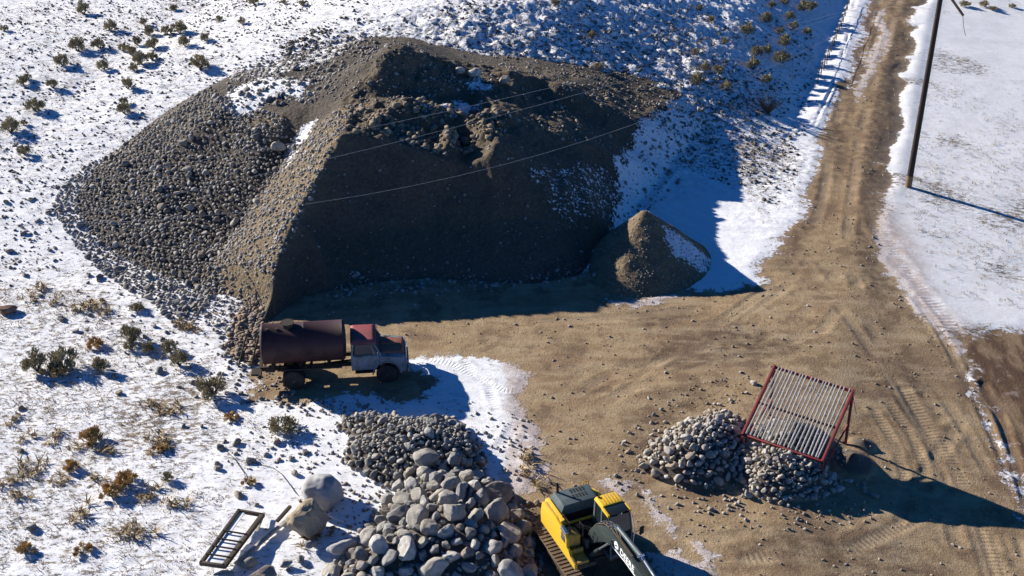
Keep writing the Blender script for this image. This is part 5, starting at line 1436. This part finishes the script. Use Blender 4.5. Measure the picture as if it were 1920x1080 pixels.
        m = MB(); m.box((x0 + .6, y * .84, zb - .1), (.9, .22, .06), bev=.01); m.box((x0 + .25, y * .82, zb - .03), (.06, .1, .12)); m.build('running_board', M_FRAME, t)
        # front fender with wheel arch
        n = 12; arch = [(wb + .60 * math.cos(math.pi * k / n), .50 + .60 * math.sin(math.pi * k / n)) for k in range(n + 1)]
        prof = [(x1 + .14, .74), (x1 + .14, 1.42), (wb + .2, 1.40), (xf - .05, 1.30), (xf, 1.05), (xf, .62), (wb + .60, .56)] + arch[1:-1] + [(wb - .60, .56), (wb - .6, .74)]
        m = MB()
        A = [m.bm.verts.new((px_, y * .93, pz)) for px_, pz in prof]; f_ = m.bm.faces.new(A)
        g_ = bmesh.ops.extrude_face_region(m.bm, geom=[f_]); vs = [e for e in g_['geom'] if isinstance(e, bmesh.types.BMVert)]
        bmesh.ops.translate(m.bm, vec=(0, -y * .08, 0), verts=vs); bmesh.ops.recalc_face_normals(m.bm, faces=m.bm.faces)
        arc = [(wb + .64 * math.cos(math.pi * k / n), y * .945, .50 + .64 * math.sin(math.pi * k / n)) for k in range(n + 1)]
        m.tube(arc, .035, 6)
        m.hull([(x1 + .14, y * .93, 1.38), (xf - .08, y * .93, 1.26), (x1 + .14, y * .62, 1.42), (xf - .08, y * .66, 1.30), (x1 + .14, y * .93, 1.42), (xf - .1, y * .9, 1.32), (x1 + .14, y * .62, 1.46), (xf - .08, y * .66, 1.36)], .02)
        m.build('fender', M_CABB, t, 40)
    m = MB()
    m.hull([(x1 + .14, -.72, 1.3), (x1 + .14, .72, 1.3), (xf - .03, -.66, 1.2), (xf - .03, .66, 1.2), (x1 + .14, -.66, 1.54), (x1 + .14, .66, 1.54), (xf - .08, -.58, 1.43), (xf - .08, .58, 1.43), (x1 + .14, 0, 1.60), (xf - .12, 0, 1.50)], .05)
    m.hull([(x1 + .2, -.16, 1.56), (x1 + .2, .16, 1.56), (xf - .2, -.1, 1.46), (xf - .2, .1, 1.46), (x1 + .2, 0, 1.64), (xf - .2, 0, 1.54)], .02)
    m.build('hood', M_HOODR, t, 60)
    m = MB(); m.box((xf - .01, 0, .98), (.1, 1.78, .66), bev=.03)
    gr = m.build('grille', M_CABB, t)
    m = MB()
    for k in range(4): m.box((xf + .045, 0, .82 + k * .09), (.012, 1.0, .05))
    m.build('grille_slots', M_FRAME, gr)
    for y in (-.7, .7):
        m = MB(); m.cyl((xf + .03, y, 1.02), (xf + .07, y, 1.02), .11, seg=18); m.build('headlight', M_WHITE, gr)
    m = MB(); m.box((xf + .12, 0, .66), (.08, 1.95, .2), bev=.02); m.build('bumper', M_CABB, t)
    return t
build_truck()
# little wooden ladder and scrap behind the truck
M_WOOD = paint('weathered_grey_wood', (.40, .36, .30), (.50, .46, .40), 3, .85, 0, .4, .65, (.09, .075, .06), .3)
M_DWOOD = paint('dark_old_wood', (.055, .042, .034), (.085, .066, .05), 3, .85, 0, .4, .65, (.035, .028, .024), .3)
def ladder():
    a, b = on_ground(447, 688), on_ground(470, 690)
    t = empty('ladder', a); tag(t, 'short dark wooden ladder leaning on rubble behind the tank truck', 'ladder')
    w = (b - a); up = Vector((.2, .75, .75)).normalized()
    for k in (0, 1):
        m = MB(); p = w * k; m.cyl(p, p + up * 1.6, .045, seg=8); m.build('rail', M_DWOOD, t)
    for k in range(4):
        m = MB(); p = up * (.3 + .36 * k); m.cyl(p, p + w, .035, seg=8); m.build('rung', M_DWOOD, t)
ladder()

# ------------------------------------------------------------------ red bar screen
M_RED = paint('faded_red_steel', (.29, .035, .042), (.19, .055, .045), 3, .6, .05, .42, .62, (.17, .09, .07), .15)
M_BAR = paint('worn_bare_steel', (.58, .57, .55), (.42, .40, .37), 3, .45, .35, .45, .7, (.20, .17, .14), .1)
def build_screen():
    TL, TR = Vector(at(1450, 687, 2.65)), Vector(at(1597, 733, 2.65))
    BL, BR = Vector(at(1395, 815, 1.0)), Vector(at(1545, 865, 1.0))
    u = ((TR - TL) + (BR - BL)); u.z = 0; u.normalize()
    v = Vector((u.y, -u.x, 0))                 # downhill, towards the viewer
    c = (TL + TR + BL + BR) / 4
    gz0 = float(gz(c.x, c.y)[0])
    base = Vector((c.x, c.y, 0.0))
    t = empty('bar_screen', base, (0, 0, math.atan2(u.y, u.x)))
    tag(t, 'red framed sloping grizzly screen with pale steel bars over a sand heap', 'screen')
    w = ((TR - TL).length + (BR - BL).length) / 4
    run = abs((TL - BL).dot(v)) / 2
    zt, zb = 2.65, 1.0                           # in the frame: x across, y uphill
    yt, yb = run, -run
    sl = math.atan2(zt - zb, yt - yb)
    m = MB()
    L = math.hypot(yt - yb, zt - zb)
    for x in (-w, w): m.box((x, 0, (zt + zb) / 2), (.09, L + .1, .26), (sl, 0, 0), bev=.012)
    m.box((0, yt, zt - .02), (2 * w - .1, .08, .16), (sl, 0, 0), bev=.01); m.box((0, yb, zb - .02), (2 * w - .1, .08, .16), (sl, 0, 0), bev=.01)
    m.box((0, (yt + yb) / 2, (zt + zb) / 2 - .14), (2 * w - .1, .08, .08), (sl, 0, 0))
    fr = m.build('frame', M_RED, t)
    n = 20
    for k in range(n):
        x = -w + .17 + (2 * w - .34) * k / (n - 1)
        m = MB(); m.box((x, 0, (zt + zb) / 2 + .05), (.046, L - .02, .15), (sl + RNG.normal() * .004, RNG.normal() * .03, RNG.normal() * .006), bev=.008); m.build('bar', M_BAR, t)
    for x in (-w, w):
        for (y0, z0, y1) in ((yt, zt - .1, yt + .15), (yb, zb - .1, yb - .05)):
            m = MB(); m.hull([(x - .05, y0 - .05, z0), (x + .05, y0 - .05, z0), (x + .05, y0 + .05, z0), (x - .05, y0 + .05, z0), (x - .05, y1 - .05, -.15), (x + .05, y1 - .05, -.15), (x + .05, y1 + .05, -.15), (x - .05, y1 + .05, -.15)])
            m.build('leg', M_RED, t)
        m = MB(); m.cyl((x, yt + .05, .9), (x, yb, .35), .04, seg=8); m.build('brace', M_RED, t)
    m = MB(); m.cyl((w + .05, yt, zt - .3), (w + .25, yt + .15, 1.5), .012, seg=6); m.build('chain', M_FRAME, t)
build_screen()

# ------------------------------------------------------------------ pole and wires
M_POLE = paint('tarred_pole_wood', (.030, .023, .019), (.048, .036, .028), 1.5, .85, 0, .4, .7, (.075, .045, .025), .3)
M_ARM = paint('crossarm_wood', (.21, .145, .085), (.16, .11, .065), 2, .85, 0, .4, .7, (.09, .065, .04), .3)
M_WIRE = paint('grey_wire', (.30, .30, .295), (.25, .25, .245), 5, .4, .6, .4, .7, (.3, .3, .3), .0)
def build_pole():
    b = on_ground(1703, 350)
    t = empty('utility_pole', b); tag(t, 'tall dark wooden utility pole standing in the snow right of the road', 'utility pole')
    m = MB(); m.cyl((0, 0, -.3), (0, 0, 13.2), .19, .13, 14); m.build('shaft', M_POLE, t)
    m = MB(); m.cyl((0, 0, -.02), (0, 0, .75), .2, .197, 14); m.build('pole_foot', M_ARM, t)
    e = Vector(at(1806, 29, 10.45)) - b; s = Vector((-.05, -.1, 12.3))
    d = (e - s)
    m = MB(); q = d.to_track_quat('X', 'Z').to_euler(); mid = (e + s) / 2
    m.box(mid, (d.length, .12, .14), tuple(q), bev=.01); m.build('brace', M_ARM, t)
    m = MB(); m.box((0, -.2, 12.4), (2.6, .11, .13)); arm = m.build('crossarm', M_ARM, t)
    for x in (-1.15, -.45, .45, 1.15):
        m = MB(); m.lathe([(.02, 0), (.04, .02), (.05, .08), (.03, .12), (.045, .16), (.02, .2)], (0, 0, 0), 'x', 10)
        o = m.build('insulator', M_GLASS, arm); o.location = (x, -.2, 12.46); o.rotation_euler = (0, R(-90), 0)
    m = MB(); p = e + Vector((0, 0, -.05)); m.tube([p, p + Vector((.12, 0, -.55)), p + Vector((.32, -.05, -1.1))], .015, 6); m.build('hanging_wire', M_FRAME, t)
    return b
PB = build_pole()
def overhead(p1, p2, end, xl, yl, label):
    """wire in the vertical plane pole-(xl,yl), passing through two sight lines"""
    e = Vector(end); dx, dy = xl - e.x, yl - e.y
    def hit(px, py):
        a, b, c = ray(px, py)
        # a*t = e.x + s*dx ; b*t = e.y + s*dy
        det = a * (-dy) + dx * b
        t_ = (e.x * (-dy) + dx * e.y) / det
        s_ = (a * t_ - e.x) / dx
        return s_, CAM_H + c * t_
    (s1, z1), (s2, z2) = hit(*p1), hit(*p2)
    A = np.array([[s1, s1 * s1], [s2, s2 * s2]]); k = np.linalg.solve(A, np.array([z1 - e.z, z2 - e.z]))
    print('wire', label[:20], s1, z1, s2, z2, k)
    pts = [(e.x + s * dx, e.y + s * dy, e.z + k[0] * s + k[1] * s * s) for s in np.linspace(0, 1.0, 40)]
    m = MB(); m.tube(pts, .008, 5)
    o = m.build('power_line', M_WIRE, None); tag(o, label, 'wire')
overhead((550, 386), (1180, 236), (PB.x - .9, PB.y - .2, 12.4), -60, 22, 'lowest of the three wires crossing in front of the dug face')
overhead((610, 299), (1010, 197), (PB.x - .3, PB.y - .2, 12.4), -60, 29, 'middle of the three wires crossing above the dug face')
overhead((690, 240), (1060, 158), (PB.x + .4, PB.y - .2, 12.6), -60, 36, 'highest of the three wires crossing above the stockpile top')

# ------------------------------------------------------------------ fence along the far road
def fence():
    pts = [(1604, 8), (1597, 30), (1589, 52), (1580, 74), (1571, 97), (1562, 120), (1551, 143), (1539, 166)]
    t = None; prev = None; tops = []
    pts = [tuple(np.array(a) + (np.array(b) - np.array(a)) * k / 2) for a, b in zip(pts[:-1], pts[1:]) for k in range(2)]
    for px, py in pts:
        p = on_ground(px - 12, py)
        if t is None:
            t = empty('wire_fence', p); tag(t, 'thin post and wire fence on the snow bank along the far road', 'fence'); o0 = p.copy()
        m = MB(); q = p - o0; m.cyl(q + Vector((0, 0, -.3)), q + Vector((0, 0, 1.15)), .038, .03, 8); m.build('post', M_DWOOD, t)
        tops.append(q)
    for h in (.45, .85):
        m = MB(); m.tube([q + Vector((0, 0, h)) for q in tops], .014, 5); m.build('fence_wire', M_FRAME, t)
fence()

# ------------------------------------------------------------------ scrap on the snow at lower left
def scrap():
    zc = .16
    A, B, C_, D = (Vector(at(*p, zc + .3)) for p in ((448, 958), (492, 966), (420, 1062), (377, 1056)))
    t = empty('metal_frame', (A + C_) / 2 - Vector((0, 0, .05)))
    tag(t, 'long dark rusty frame with crossbars and snow covered panels lying on the snow', 'frame')
    o0 = t.location.copy()
    for p, q, w in ((A, D, .12), (B, C_, .17), (A, B, .09), (D, C_, .11)):
        m = MB(); d = q - p; m.box((p + q) / 2 - o0, (d.length + .08, w, .16), tuple(d.to_track_quat('X', 'Z').to_euler()), bev=.01); m.build('beam', M_IRON, t)
    for k in (.42, .57, .71, .86):
        p, q = A.lerp(D, k), B.lerp(C_, k); m = MB(); m.cyl(p - o0 + Vector((0, 0, .09)), q - o0 + Vector((0, 0, .09)), .035, seg=8); m.build('crossbar', M_FRAME, t)
    tw = NT('snow_on_panel'); tw.col((.82, .83, .85)).rough(.9); tw.bump(tw.noise(5, 4, .6), .4, .04)
    p0, p1, p2, p3 = A.lerp(D, .40).lerp(B.lerp(C_, .40), .12), A.lerp(D, .40).lerp(B.lerp(C_, .40), .8), A.lerp(D, .985).lerp(B.lerp(C_, .985), .9), A.lerp(D, .985).lerp(B.lerp(C_, .985), .16)
    m = MB(); z = Vector((0, 0, -.01)); m.hull([p - o0 + z for p in (p0, p1, p2, p3)] + [p - o0 + z - Vector((0, 0, .05)) for p in (p0, p1, p2, p3)], .01); m.build('snowy_panel', tw.m, t)
    m = MB(); a0, a1 = A.lerp(B, .2), A.lerp(D, .42).lerp(B.lerp(C_, .42), .2); d = a1 - a0; m.box((a0 + a1) / 2 - o0, (d.length, .16, .04), tuple(d.to_track_quat('X', 'Z').to_euler())); m.build('slat', M_WHITE, t)
    def plank(pa, pb, w, h, label, z=.12, mat=M_WOOD):
        p, q = on_ground(*pa), on_ground(*pb); p.z += z; q.z += z; d = q - p
        m = MB(); m.box((0, 0, 0), (d.length, w, h), bev=.008); o = m.build('plank', mat, None)
        o.location = (p + q) / 2; o.rotation_euler = d.to_track_quat('X', 'Z').to_euler(); tag(o, label, 'plank')
    plank((552, 968), (442, 1062), .16, .09, 'long weathered plank running from the brown giant boulder down to the frame')
    plank((496, 968), (482, 1004), .12, .05, 'short board leaning along the right beam of the rusty frame', .2)
    plank((545, 955), (520, 983), .13, .1, 'dark timber end by the brown giant boulder', .16, M_DWOOD)
    plank((613, 968), (645, 982), .07, .03, 'thin white board in the shade right of the brown giant boulder', .1, M_WHITE)
    for px, lab in (([(412, 835), (440, 862), (458, 888), (464, 908)], 'upper thin wire lying on the snow towards the little brown tuft'), ([(420, 857), (470, 868), (512, 878), (528, 890), (545, 912), (556, 928)], 'lower thin wire lying on the snow towards the giant boulders')):
        m = MB(); m.tube([on_ground(*p) + Vector((0, 0, .05)) for p in px], .014, 5); o = m.build('loose_wire', M_FRAME, None); tag(o, lab, 'wire')
scrap()
